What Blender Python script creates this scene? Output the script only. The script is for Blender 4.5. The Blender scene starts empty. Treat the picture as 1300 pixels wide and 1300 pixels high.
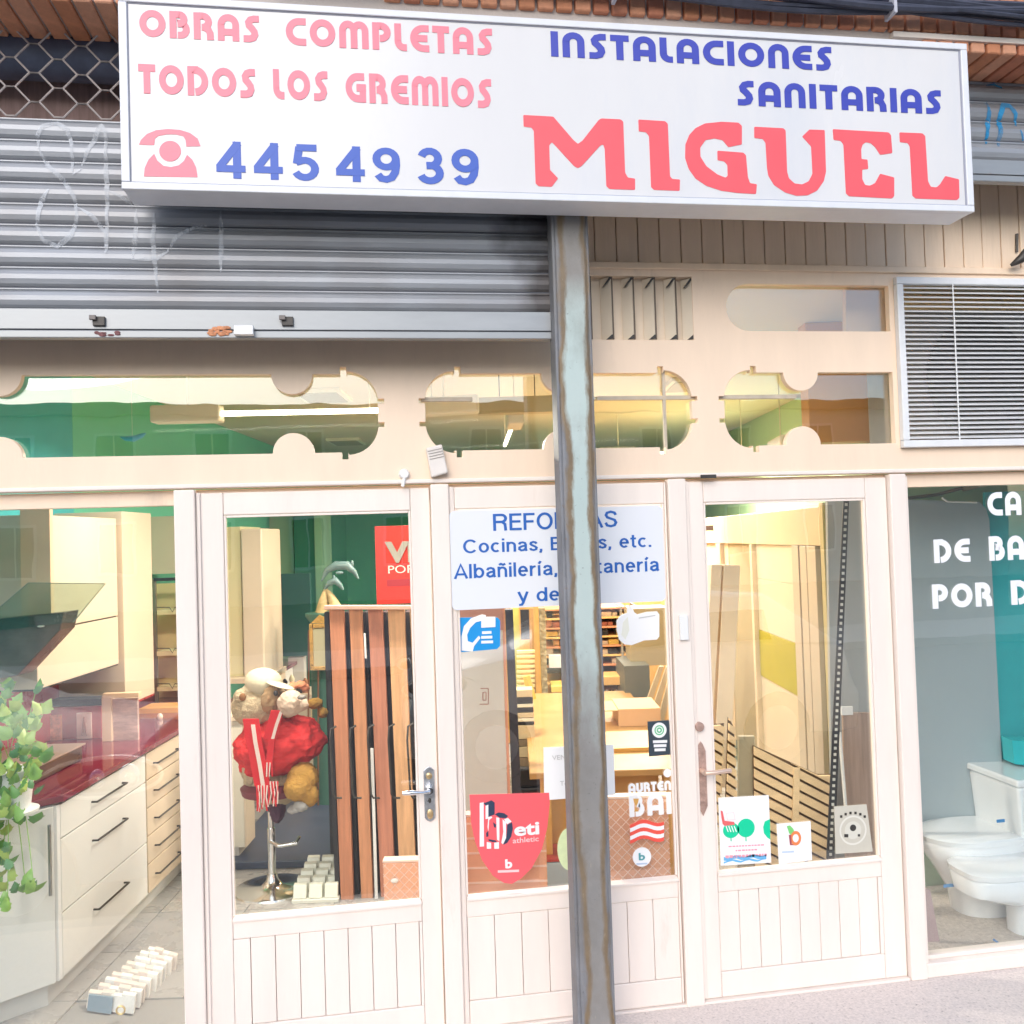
import bpy, bmesh, math, random
from mathutils import Vector, Matrix
from math import sin, cos, pi, radians
random.seed(7)
SC = bpy.context.scene
C = SC.collection

# ---------------------------------------------------------------- camera
CAM_D, CAM_E, FPX = 3.5376, 1.8977, 1150.0
YAW, PITCH, ROLL = radians(9.01), radians(1.63), radians(-1.84)
_f = Vector((sin(YAW), cos(YAW), 0)); _r = Vector((cos(YAW), -sin(YAW), 0)); _u = Vector((0, 0, 1))
FW = _f*cos(PITCH) + _u*sin(PITCH); _u2 = -_f*sin(PITCH) + _u*cos(PITCH)
RT = _r*cos(ROLL) + _u2*sin(ROLL); UP = -_r*sin(ROLL) + _u2*cos(ROLL)
cd = bpy.data.cameras.new('camera'); cam = bpy.data.objects.new('camera', cd); C.objects.link(cam)
cd.sensor_width = 36; cd.lens = 36*FPX/1300; cd.clip_start = 0.05; cd.clip_end = 400
M = Matrix.Identity(4)
for i in range(3):
    M[i][0] = RT[i]; M[i][1] = UP[i]; M[i][2] = -FW[i]
M[0][3], M[1][3], M[2][3] = 0, -CAM_D, CAM_E
cam.matrix_world = M
SC.camera = cam

# ---------------------------------------------------------------- world, sun, exposure
w = bpy.data.worlds.new('World'); SC.world = w; w.use_nodes = True
nt = w.node_tree; bg = nt.nodes['Background']
sky = nt.nodes.new('ShaderNodeTexSky'); sky.sky_type = 'NISHITA'; sky.sun_disc = False
SUN_EL, SUN_AZ = radians(29), radians(200)      # azimuth clockwise from +y : behind the photographer
sky.sun_elevation = SUN_EL; sky.sun_rotation = SUN_AZ
sky.air_density = 1.0; sky.dust_density = 1.5; sky.ozone_density = 2.0
nt.links.new(sky.outputs[0], bg.inputs[0]); bg.inputs[1].default_value = 0.15
sl = bpy.data.lights.new('sun', 'SUN'); sl.energy = 0.8; sl.angle = radians(40); sl.color = (1.0, 0.97, 0.95)
so = bpy.data.objects.new('sun', sl); C.objects.link(so)
sd = Vector((sin(SUN_AZ)*cos(SUN_EL), cos(SUN_AZ)*cos(SUN_EL), sin(SUN_EL)))
so.rotation_euler = sd.to_track_quat('Z', 'Y').to_euler()
so.location = sd*20
SC.view_settings.view_transform = 'Standard'; SC.view_settings.look = 'None'
SC.view_settings.exposure = 0.74; SC.view_settings.gamma = 1
SC.view_settings.use_curve_mapping = False
SC.cycles.max_bounces = 10; SC.cycles.transparent_max_bounces = 24
SC.cycles.use_denoising = True
SC.cycles.sample_clamp_indirect = 6

# ---------------------------------------------------------------- photograph measurements -> real planes
CP = Vector((0, -CAM_D, CAM_E))
def ray(px, py): return FW + RT*((px-650)/FPX) - UP*((py-650)/FPX)
def P(px, py, y=0.0):                      # point on a wall plane parallel to the shopfront, y metres behind it
    d = ray(px, py); return CP + d*((y+CAM_D)/d.y)
def G(px, py, z=0.0):                      # point on a horizontal plane
    d = ray(px, py); return CP + d*((z-CAM_E)/d.z)
def F(px, py, t):                          # point on a plane across the shop room, t metres into it (room is skewed 9 deg)
    d = ray(px, py); return CP + d*(t/(d.x*_f.x + d.y*_f.y))
RH, RV = _r.copy(), _f.copy()              # room axes: across, deep
def I(a, b, z): return RH*a + RV*b + Vector((0, 0, z))
CA, CB = CP.dot(RH), CP.dot(RV)            # camera in room axes
def toI(p): return (p.dot(RH), p.dot(RV), p.z)
def A(px, py, a):                          # point on a plane along the room's depth
    d = ray(px, py); return CP + d*((a-CA)/d.dot(RH))

# ---------------------------------------------------------------- materials
MATS = {}
def mat(name, col, rough=0.6, metal=0.0, var=0.0, scale=6.0, bump=0.0, bscale=60.0, spec=0.5, emit=None, es=0.0,
        stretch=(1, 1, 1), dirt=None, dscale=2.0, dlo=0.55, dhi=0.75, coat=0.0, bdist=0.004):
    if name in MATS: return MATS[name]
    m = bpy.data.materials.new(name); m.use_nodes = True; n = m.node_tree.nodes; L = m.node_tree.links
    b = n['Principled BSDF']; b.inputs['Roughness'].default_value = rough; b.inputs['Metallic'].default_value = metal
    b.inputs['Base Color'].default_value = (*col, 1); b.inputs['Specular IOR Level'].default_value = spec
    b.inputs['Coat Weight'].default_value = coat
    out = None
    if var or bump or dirt:
        tc = n.new('ShaderNodeTexCoord'); mp = n.new('ShaderNodeMapping'); mp.inputs['Scale'].default_value = stretch
        L.new(tc.outputs['Object'], mp.inputs['Vector'])
    if var:
        no = n.new('ShaderNodeTexNoise'); no.inputs['Scale'].default_value = scale; no.inputs['Detail'].default_value = 6
        no.inputs['Roughness'].default_value = 0.65
        L.new(mp.outputs[0], no.inputs['Vector'])
        rp = n.new('ShaderNodeValToRGB'); e = rp.color_ramp.elements
        e[0].position = .3; e[1].position = .7
        e[0].color = (*[max(0, c*(1-var)) for c in col], 1); e[1].color = (*[min(1, c*(1+var)) for c in col], 1)
        L.new(no.outputs['Fac'], rp.inputs[0]); out = rp.outputs[0]
        mr = n.new('ShaderNodeMapRange'); mr.inputs[3].default_value = max(.02, rough-.12); mr.inputs[4].default_value = min(1, rough+.12)
        L.new(no.outputs['Fac'], mr.inputs[0]); L.new(mr.outputs[0], b.inputs['Roughness'])
    if dirt:
        d = n.new('ShaderNodeTexNoise'); d.inputs['Scale'].default_value = dscale; d.inputs['Detail'].default_value = 9
        d.inputs['Roughness'].default_value = 0.7
        L.new(mp.outputs[0], d.inputs['Vector'])
        mr2 = n.new('ShaderNodeMapRange'); mr2.inputs[1].default_value = dlo; mr2.inputs[2].default_value = dhi
        L.new(d.outputs['Fac'], mr2.inputs[0])
        mx = n.new('ShaderNodeMix'); mx.data_type = 'RGBA'; L.new(mr2.outputs[0], mx.inputs[0])
        mx.inputs[7].default_value = (*dirt, 1)
        if out: L.new(out, mx.inputs[6])
        else: mx.inputs[6].default_value = (*col, 1)
        out = mx.outputs[2]
    if out: L.new(out, b.inputs['Base Color'])
    if bump:
        bn = n.new('ShaderNodeTexNoise'); bn.inputs['Scale'].default_value = bscale; bn.inputs['Detail'].default_value = 5
        L.new(mp.outputs[0], bn.inputs['Vector'])
        bp = n.new('ShaderNodeBump'); bp.inputs['Strength'].default_value = bump; bp.inputs['Distance'].default_value = bdist
        L.new(bn.outputs['Fac'], bp.inputs['Height']); L.new(bp.outputs[0], b.inputs['Normal'])
    if emit:
        b.inputs['Emission Color'].default_value = (*emit, 1); b.inputs['Emission Strength'].default_value = es
    MATS[name] = m; return m

def glass_mat(name='window_glass', tint=(.97, .99, .98), ior=1.6, rough=0.0):
    m = bpy.data.materials.new(name); m.use_nodes = True; n = m.node_tree.nodes; L = m.node_tree.links
    n.remove(n['Principled BSDF']); o = n['Material Output']
    t = n.new('ShaderNodeBsdfTransparent'); t.inputs[0].default_value = (*tint, 1)
    g = n.new('ShaderNodeBsdfGlossy'); g.inputs['Roughness'].default_value = rough; g.inputs[0].default_value = (1, 1, 1, 1)
    fr = n.new('ShaderNodeFresnel'); gq = n.new('ShaderNodeNewGeometry'); iq = n.new('ShaderNodeMapRange'); iq.inputs[3].default_value = ior; iq.inputs[4].default_value = 1/ior
    L.new(gq.outputs['Backfacing'], iq.inputs[0]); L.new(iq.outputs[0], fr.inputs[0])     # same reflectance on both faces of the sheet
    tc = n.new('ShaderNodeTexCoord'); no = n.new('ShaderNodeTexNoise'); no.inputs['Scale'].default_value = 3.0
    L.new(tc.outputs['Object'], no.inputs['Vector'])
    bp = n.new('ShaderNodeBump'); bp.inputs['Strength'].default_value = .06; bp.inputs['Distance'].default_value = .01
    L.new(no.outputs['Fac'], bp.inputs['Height']); L.new(bp.outputs[0], g.inputs['Normal'])
    mx = n.new('ShaderNodeMixShader'); L.new(fr.outputs[0], mx.inputs[0]); L.new(t.outputs[0], mx.inputs[1]); L.new(g.outputs[0], mx.inputs[2])
    L.new(mx.outputs[0], o.inputs['Surface']); MATS[name] = m; return m
GLASS = glass_mat(ior=1.95)

# ---------------------------------------------------------------- mesh builder (world coordinates)
class MB:
    def __init__(s): s.v = []; s.f = []; s.smooth = False; s.mi = []; s.cur = 0
    def add(s, vs, fs):
        n = len(s.v); s.v += [Vector(v) for v in vs]; s.f += [tuple(i+n for i in f) for f in fs]; s.mi += [s.cur]*len(fs); return s
    def hexa(s, p):    # 8 points: bottom 4 (ccw), top 4
        return s.add(p, [(3, 2, 1, 0), (4, 5, 6, 7), (0, 1, 5, 4), (1, 2, 6, 5), (2, 3, 7, 6), (3, 0, 4, 7)])
    def box(s, x0, x1, y0, y1, z0, z1):
        return s.hexa([(x0, y0, z0), (x1, y0, z0), (x1, y1, z0), (x0, y1, z0), (x0, y0, z1), (x1, y0, z1), (x1, y1, z1), (x0, y1, z1)])
    def ibox(s, a0, a1, b0, b1, z0, z1):
        return s.hexa([I(a, b, z) for z in (z0, z1) for a, b in ((a0, b0), (a1, b0), (a1, b1), (a0, b1))])
    def prism(s, pts, off):          # pts: planar loop of Vectors, off: extrusion Vector
        n = len(pts); off = Vector(off)
        vs = list(pts) + [Vector(p)+off for p in pts]
        return s.add(vs, [tuple(range(n)), tuple(range(2*n-1, n-1, -1))] + [(i, i+n, (i+1) % n+n, (i+1) % n) for i in range(n)])
    def tube(s, pts, r, n=8, caps=True):
        pts = [Vector(p) for p in pts]; rs = r if isinstance(r, (list, tuple)) else [r]*len(pts)
        vs = []; fs = []; prev = None
        for i, p in enumerate(pts):
            d = (pts[min(i+1, len(pts)-1)] - pts[max(i-1, 0)]).normalized()
            if prev is None:
                u = d.cross(Vector((0, 0, 1)));
                if u.length < .1: u = d.cross(Vector((1, 0, 0)))
            else: u = prev - d*prev.dot(d)
            u.normalize(); prev = u; v = d.cross(u)
            for k in range(n):
                a = 2*pi*k/n; vs.append(p + (u*cos(a)+v*sin(a))*rs[i])
        for i in range(len(pts)-1):
            for k in range(n):
                fs.append((i*n+k, i*n+(k+1) % n, (i+1)*n+(k+1) % n, (i+1)*n+k))
        if caps: fs += [tuple(range(n-1, -1, -1)), tuple(range((len(pts)-1)*n, len(pts)*n))]
        return s.add(vs, fs)
    def lathe(s, c, prof, n=24, sx=1, sy=1):   # prof: (r,z)
        c = Vector(c); vs = []; fs = []
        for r, z in prof:
            for k in range(n):
                a = 2*pi*k/n; vs.append(c+Vector((cos(a)*r*sx, sin(a)*r*sy, z)))
        for i in range(len(prof)-1):
            for k in range(n): fs.append((i*n+k, i*n+(k+1) % n, (i+1)*n+(k+1) % n, (i+1)*n+k))
        fs += [tuple(range(n-1, -1, -1)), tuple(range((len(prof)-1)*n, len(prof)*n))]
        return s.add(vs, fs)
    def ball(s, c, rx, ry, rz, n=14, m=9, rot=None):
        c = Vector(c); vs = []; fs = []
        for j in range(m+1):
            t = pi*j/m
            for k in range(n):
                a = 2*pi*k/n; v = Vector((sin(t)*cos(a)*rx, sin(t)*sin(a)*ry, cos(t)*rz))
                if rot is not None: v = rot @ v
                vs.append(c+v)
        for j in range(m):
            for k in range(n): fs.append((j*n+k, (j+1)*n+k, (j+1)*n+(k+1) % n, j*n+(k+1) % n))
        return s.add(vs, fs)
    def poly(s, pts, y0, th, space='P'):      # measured outline on a plane, th thick (away from the viewer)
        if space == 'P': q = [P(x, y, y0) for x, y in pts]; off = Vector((0, th, 0))
        else: q = [F(x, y, y0) for x, y in pts]; off = RV*th
        return s.prism(q, off)

def rootloc(p):
    while p.parent: p = p.parent
    return Vector(p.location)
def make(name, mb, m, parent=None, bevel=0.0, smooth=False, label=None, seg=2):
    if isinstance(mb, MB): vs, fs = mb.v, mb.f
    me = bpy.data.meshes.new(name)
    if parent is None:
        lo = Vector((min(v.x for v in vs), min(v.y for v in vs), min(v.z for v in vs))); hi = Vector((max(v.x for v in vs), max(v.y for v in vs), max(v.z for v in vs)))
        org = Vector(((lo.x+hi.x)/2, (lo.y+hi.y)/2, lo.z))
    else: org = rootloc(parent)
    me.from_pydata([v-org for v in vs], [], fs)
    ms = m if isinstance(m, (list, tuple)) else [m]
    for q in ms: me.materials.append(q)
    if len(ms) > 1: me.polygons.foreach_set('material_index', mb.mi)
    bm = bmesh.new(); bm.from_mesh(me); bmesh.ops.recalc_face_normals(bm, faces=bm.faces[:]); bm.to_mesh(me); bm.free()
    if smooth:
        me.polygons.foreach_set('use_smooth', [True]*len(me.polygons))
        try: me.set_sharp_from_angle(angle=radians(50))
        except Exception: pass
    o = bpy.data.objects.new(name, me); C.objects.link(o)
    if parent is None: o.location = org
    else: o.parent = parent
    if bevel:
        b = o.modifiers.new('bevel', 'BEVEL'); b.width = bevel; b.segments = seg; b.limit_method = 'ANGLE'; b.angle_limit = radians(40); b.harden_normals = False
    if label: o['label'] = label
    return o
def tag(o, label, cat, group=None, kind=None):
    o['label'] = label; o['category'] = cat
    if group: o['group'] = group
    if kind: o['kind'] = kind
    return o
def thing(name, label, cat, loc=(0, 0, 0), group=None):
    o = bpy.data.objects.new(name, None); C.objects.link(o); o.location = Vector(loc); o.empty_display_size = .1
    return tag(o, label, cat, group)
def struct(name, mb, m, **k):
    o = make(name, mb, m, **k); o['kind'] = 'structure'; return o

# flat shapes with holes: even-odd filled 2D curve turned into a mesh; to3 maps (u,v) to a point, off extrudes
def loops_mesh(mb, loops, to3, off):
    cu = bpy.data.curves.new('tmp', 'CURVE'); cu.dimensions = '2D'; cu.fill_mode = 'BOTH'
    for lp in loops:
        sp = cu.splines.new('POLY'); sp.points.add(len(lp)-1); sp.use_cyclic_u = True
        for i, (a, b) in enumerate(lp): sp.points[i].co = (a, b, 0, 1)
    ob = bpy.data.objects.new('tmp', cu); C.objects.link(ob)
    dg = bpy.context.evaluated_depsgraph_get(); dg.update()
    me = bpy.data.meshes.new_from_object(ob.evaluated_get(dg))
    add_flat(mb, me, to3, off)
    bpy.data.objects.remove(ob); bpy.data.curves.remove(cu); bpy.data.meshes.remove(me)
def add_flat(mb, me, to3, off):
    bm = bmesh.new(); bm.from_mesh(me); bmesh.ops.remove_doubles(bm, verts=bm.verts[:], dist=1e-6)
    off = Vector(off); bm.verts.index_update(); n = len(bm.verts)
    q = [to3(v.co.x, v.co.y) for v in bm.verts]
    fs = [tuple(v.index for v in f.verts) for f in bm.faces]
    sides = [(e.verts[0].index, e.verts[1].index, e.verts[1].index+n, e.verts[0].index+n) for e in bm.edges if len(e.link_faces) == 1]
    mb.add(q+[p+off for p in q], fs+[tuple(i+n for i in reversed(f)) for f in fs]+sides); bm.free()

def text_mesh(mb, txt, p0, xdir, up, width=None, height=1.0, off=(0, -.002, 0), bold=0.0, center=False):
    """flat lettering: p0 = left end of the baseline; width fits the text, height = capital height"""
    cu = bpy.data.curves.new('tmp', 'FONT'); cu.body = txt; cu.size = 1; cu.offset = bold; cu.resolution_u = 4
    ob = bpy.data.objects.new('tmp', cu); C.objects.link(ob)
    dg = bpy.context.evaluated_depsgraph_get(); dg.update()
    me = bpy.data.meshes.new_from_object(ob.evaluated_get(dg))
    xs = [v.co.x for v in me.vertices]
    x0, x1 = min(xs), max(xs); cap = 0.70
    sx = (width/(x1-x0)) if width else height/cap
    sy = height/cap
    p0 = Vector(p0); xd = Vector(xdir).normalized(); ud = Vector(up).normalized()
    sh = -(x1-x0)*sx/2 if center else 0
    add_flat(mb, me, lambda u, v: p0 + xd*((u-x0)*sx+sh) + ud*(v*sy), off)
    bpy.data.objects.remove(ob); bpy.data.curves.remove(cu); bpy.data.meshes.remove(me)

# rounded display lettering drawn with thick strokes
def arc(cx, cy, rx, ry, a0, a1, n=9):
    return [(cx+rx*cos(radians(a0+(a1-a0)*i/n)), cy+ry*sin(radians(a0+(a1-a0)*i/n))) for i in range(n+1)]
GL = {
 'O': (.95, [('c', arc(.475, .5, .345, .37, 0, 360, 24)[:-1])]),
 'C': (.74, [('o', [(.74, .87), (.6, .87)]+arc(.5, .5, .37, .37, 90, 270, 14)+[(.6, .13), (.74, .13)])]),
 'G': (.82, [('o', [(.76, .87), (.6, .87)]+arc(.5, .5, .37, .37, 90, 270, 14)+[(.69, .13), (.69, .46)]), ('o', [(.82, .5), (.44, .5)])]),
 'B': (.74, [('o', [(.13, 0), (.13, 1)]), ('o', [(.2, .88), (.36, .88)]+arc(.36, .71, .17, .17, 90, -90, 8)+[(.3, .54)]), ('o', [(.34, .55), (.40, .55)]+arc(.4, .34, .21, .215, 90, -90, 9)+[(.3, .125)])]),
 'D': (.80, [('o', [(.13, 0), (.13, 1)]), ('o', [(.2, .88), (.3, .88)]+arc(.3, .5, .37, .375, 90, -90, 12)+[(.3, .125)])]),
 'E': (.72, [('o', [(.72, .87), (.6, .87)]+arc(.5, .5, .37, .37, 90, 270, 14)+[(.6, .13), (.72, .13)]), ('o', [(.2, .5), (.66, .5)])]),
 'I': (.26, [('o', [(.13, 0), (.13, 1)])]),
 'L': (.46, [('o', [(.13, 1), (.13, .36)]+arc(.36, .36, .23, .235, 180, 270, 6)+[(.46, .125)])]),
 'M': (1.10, [('o', [(.13, 0), (.13, .64)]+arc(.34, .64, .21, .235, 180, 0, 10)+[(.55, 0)]), ('o', [(.55, .5), (.55, .64)]+arc(.76, .64, .21, .235, 180, 0, 10)+[(.97, 0)])]),
 'N': (.76, [('o', [(.13, 0), (.13, .62)]+arc(.38, .62, .25, .255, 180, 0, 10)+[(.63, 0)])]),
 'A': (.80, [('o', [(.13, 0), (.13, .60)]+arc(.4, .60, .27, .275, 180, 0, 12)+[(.67, 0)]), ('o', [(.2, .33), (.6, .33)])]),
 'P': (.70, [('o', [(.13, 0), (.13, 1)]), ('o', [(.2, .88), (.33, .88)]+arc(.33, .65, .24, .23, 90, -90, 10)+[(.28, .42)])]),
 'R': (.74, [('o', [(.13, 0), (.13, 1)]), ('o', [(.2, .88), (.33, .88)]+arc(.33, .67, .22, .21, 90, -90, 10)+[(.3, .46)]), ('o', [(.36, .48), (.54, .38), (.60, .25), (.61, 0)])]),
 'S': (.62, [('o', [(.6, .875), (.42, .875), (.28, .83), (.21, .73), (.23, .62), (.34, .51), (.42, .4), (.44, .29), (.38, .17), (.25, .125), (.02, .125)])]),
 'T': (.64, [('o', [(0, .87), (.64, .87)]), ('o', [(.32, .8), (.32, 0)])]),
 'U': (.76, [('o', [(.13, 1), (.13, .38)]+arc(.38, .38, .25, .255, 180, 360, 10)+[(.63, 1)])]),
}
GL.update({
 '4': (.66, [('o', [(.47, 0), (.47, 1)]), ('o', [(.50, .96), (.07, .30)]), ('o', [(.0, .265), (.66, .265)])]),
 '5': (.64, [('o', [(.60, .90), (.135, .90)]), ('o', [(.20, .92), (.135, .46)]), ('o', [(.12, .50)]+arc(.32, .325, .235, .235, 125, -155, 14))]),
 '9': (.64, [('c', arc(.31, .675, .225, .23, 0, 360, 20)[:-1]), ('o', [(.535, .70), (.54, .5), (.51, .3), (.43, .15), (.31, .095), (.19, .12), (.11, .23)])]),
 '3': (.62, [('o', arc(.30, .705, .195, .20, 165, -90, 12)+[(.22, .50)]), ('o', [(.22, .515)]+arc(.30, .305, .225, .21, 90, -160, 14))]),
})
XH = .74
def _bowl(cx=.28, rx=.21): return ('c', arc(cx, XH/2, rx, XH/2-.07, 0, 360, 20)[:-1])
HV = {   # plain grotesque lettering, capitals 1 high
 'R': (.70, [('o', [(.08, 0), (.08, 1)]), ('o', [(.08, .93), (.42, .93)]+arc(.42, .725, .20, .205, 90, -90, 8)+[(.08, .52)]), ('o', [(.44, .52), (.58, .38), (.61, 0)])]),
 'E': (.60, [('o', [(.08, 0), (.08, 1)]), ('o', [(.1, .93), (.6, .93)]), ('o', [(.1, .52), (.55, .52)]), ('o', [(.1, .07), (.6, .07)])]),
 'F': (.56, [('o', [(.08, 0), (.08, 1)]), ('o', [(.1, .93), (.56, .93)]), ('o', [(.1, .50), (.5, .50)])]),
 'O': (.80, [('c', arc(.4, .5, .325, .44, 0, 360, 24)[:-1])]),
 'M': (.80, [('o', [(.08, 0), (.08, 1)]), ('o', [(.72, 0), (.72, 1)]), ('o', [(.10, .98), (.40, .05), (.70, .98)])]),
 'A': (.70, [('o', [(.03, 0), (.35, .98), (.67, 0)]), ('o', [(.15, .30), (.55, .30)])]),
 'S': (.66, [('o', [(.59, .74), (.52, .88), (.34, .935), (.16, .88), (.10, .74), (.17, .60), (.34, .52), (.52, .44), (.59, .28), (.51, .12), (.33, .065), (.14, .12), (.07, .29)])]),
 'C': (.76, [('o', arc(.40, .5, .325, .44, 40, 320, 18))]),
 'B': (.68, [('o', [(.08, 0), (.08, 1)]), ('o', [(.08, .93), (.38, .93)]+arc(.38, .73, .19, .2, 90, -90, 8)+[(.08, .53)]), ('o', [(.38, .53)]+arc(.40, .30, .22, .23, 90, -90, 8)+[(.08, .07)])]),
 'o': (.57, [_bowl()]), 'c': (.52, [('o', arc(.28, XH/2, .21, XH/2-.07, 50, 310, 14))]),
 'i': (.16, [('o', [(.08, 0), (.08, XH)]), ('o', [(.08, .86), (.08, 1)])]), 'l': (.16, [('o', [(.08, 0), (.08, 1)])]),
 'í': (.20, [('o', [(.08, 0), (.08, XH)]), ('o', [(.06, .84), (.18, 1.02)])]),
 'n': (.54, [('o', [(.08, 0), (.08, XH)]), ('o', [(.08, .48)]+arc(.27, .46, .19, .21, 170, 0, 9)+[(.46, 0)])]),
 'm': (.84, [('o', [(.08, 0), (.08, XH)]), ('o', [(.08, .48)]+arc(.25, .48, .17, .19, 170, 0, 8)+[(.42, 0)]), ('o', [(.42, .48)]+arc(.59, .48, .17, .19, 170, 0, 8)+[(.76, 0)])]),
 'a': (.54, [('o', [(.08, .52), (.14, .64), (.27, .67), (.40, .62), (.44, .50), (.44, .12), (.50, .03)]), ('o', [(.44, .42), (.24, .38), (.10, .30), (.09, .16), (.20, .07), (.34, .10), (.44, .22)])]),
 's': (.48, [('o', [(.42, .54), (.35, .64), (.24, .675), (.12, .63), (.09, .53), (.15, .44), (.33, .33), (.41, .24), (.38, .12), (.25, .065), (.11, .11), (.06, .22)])]),
 'e': (.56, [('o', [(.10, .38), (.48, .38)]+arc(.28, XH/2, .20, XH/2-.07, 5, 315, 16))]),
 't': (.34, [('o', [(.15, .95), (.15, .16), (.20, .07), (.32, .06)]), ('o', [(.0, .68), (.32, .68)])]),
 'b': (.58, [('o', [(.08, 0), (.08, 1)]), _bowl(.30)]), 'd': (.58, [('o', [(.50, 0), (.50, 1)]), _bowl(.28)]),
 'r': (.36, [('o', [(.08, 0), (.08, XH)]), ('o', [(.08, .44), (.16, .62), (.34, .68)])]),
 'f': (.34, [('o', [(.15, 0), (.15, .82), (.20, .93), (.32, .94)]), ('o', [(.0, .68), (.32, .68)])]),
 'y': (.52, [('o', [(.03, XH), (.26, .04)]), ('o', [(.49, XH), (.24, -.08), (.18, -.19), (.04, -.20)])]),
 ',': (.18, [('o', [(.09, .14), (.09, 0), (.04, -.14)])]), '.': (.16, [('o', [(.08, 0), (.08, .16)])]),
}
HV['ñ'] = (.54, HV['n'][1]+[('o', [(.10, .86), (.2, .93), (.32, .86), (.44, .93)])])
HV['á'] = (.54, HV['a'][1]+[('o', [(.24, .84), (.36, 1.02)])])
GL['Ñ'] = (.76, GL['N'][1] + [('o', [(.2, 1.12), (.32, 1.2), (.46, 1.12), (.58, 1.2)])])
def ribbon(pts, hw, closed):
    n = len(pts); L = []; R = []
    for i in range(n):
        if closed: a, b, c = pts[i-1], pts[i], pts[(i+1) % n]
        else: a, b, c = pts[max(i-1, 0)], pts[i], pts[min(i+1, n-1)]
        d1 = Vector((b[0]-a[0], b[1]-a[1])); d2 = Vector((c[0]-b[0], c[1]-b[1]))
        if d1.length < 1e-9: d1 = d2
        if d2.length < 1e-9: d2 = d1
        d1 = d1.normalized(); d2 = d2.normalized(); t = (d1+d2)
        if t.length < .3: t = d1
        t = t.normalized(); k = min(1.6, 1/max(.4, t.dot(d1)))
        nx, ny = -t.y*hw*k, t.x*hw*k
        L.append((b[0]+nx, b[1]+ny)); R.append((b[0]-nx, b[1]-ny))
    return L, R
def word(mb, txt, p0, p1, height, off=-.0012, thick=.25, gap=.13, sp=.42, font=None):
    """fit a word between two points of a wall plane (baseline ends)"""
    adv = []; x = 0; GLY = font or GL
    for i, ch in enumerate(txt):
        if ch == ' ': x += sp; adv.append(None); continue
        adv.append(x); x += GLY[ch][0]+gap
    tot = x-gap; p0 = Vector(p0); p1 = Vector(p1); sx = (p1-p0).length/tot; xd = (p1-p0).normalized()
    k = 0
    for i, ch in enumerate(txt):
        if adv[i] is None: continue
        for typ, pts in GLY[ch][1]:
            cl = typ == 'c'
            L, R = ribbon(pts, thick/2, cl); n = len(pts); k += 1
            o = off-(k % 4)*.00025
            f = lambda q, o=o, i=i: p0+xd*((q[0]+adv[i])*sx)+Vector((0, o, q[1]*height))
            m = n if cl else n-1
            vs = [f(q) for q in L]+[f(q) for q in R]
            fs = [(j, (j+1) % n, (j+1) % n+n, j+n) for j in range(m)]
            N = len(vs); back = [v-Vector((0, o+.0005, 0)) for v in vs]
            side = [(j, (j+1) % n, (j+1) % n+N, j+N) for j in range(m)]+[(j+n, (j+1) % n+n, (j+1) % n+n+N, j+n+N) for j in range(m)]
            if not cl: side += [(0, n, n+N, N), (n-1, 2*n-1, 2*n-1+N, n-1+N)]
            mb.add(vs+back, fs+side)
# ================================================================ MATERIALS USED
CREAM = mat('cream_painted_wood', (.90, .71, .54), .45, var=.05, scale=5, bump=.25, bscale=45, stretch=(1, 1, .25), dirt=(.55, .42, .32), dscale=3.5, dlo=.60, dhi=.86)
CREAM2 = mat('cream_painted_door', (.89, .79, .71), .4, var=.04, scale=7, bump=.2, bscale=50, stretch=(1, 1, .2), dirt=(.66, .52, .42), dscale=5, dlo=.62, dhi=.9)
PLANKM = mat('cream_beadboard', (.92, .72, .53), .5, var=.06, scale=6, bump=.3, bscale=50, stretch=(1.6, 1, .2), dirt=(.5, .36, .25), dscale=4, dlo=.6, dhi=.85)
DARKGAP = mat('dark_backing', (.10, .07, .05), .9)
WHITEP = mat('white_plastic', (.85, .85, .84), .35)
ALUW = mat('white_aluminium', (.78, .79, .80), .35, var=.04, scale=20)
LETR = mat('pink_red_letter', (.86, .11, .13), .45, var=.04, scale=9)
LETP = mat('faded_pink_letter', (.88, .23, .29), .45, var=.06, scale=9)
LETB = mat('blue_letter', (.045, .06, .42), .45)
LETB2 = mat('light_blue_digit', (.045, .115, .50), .45)
BRICK = [mat('brick_%d' % i, c, .85, var=.14, scale=22, bump=.5, bscale=120) for i, c in enumerate([(.60, .25, .13), (.66, .30, .17), (.54, .21, .12), (.68, .34, .21)])]
MORTAR = mat('mortar', (.50, .44, .40), .95, bump=.5, bscale=90)

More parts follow.
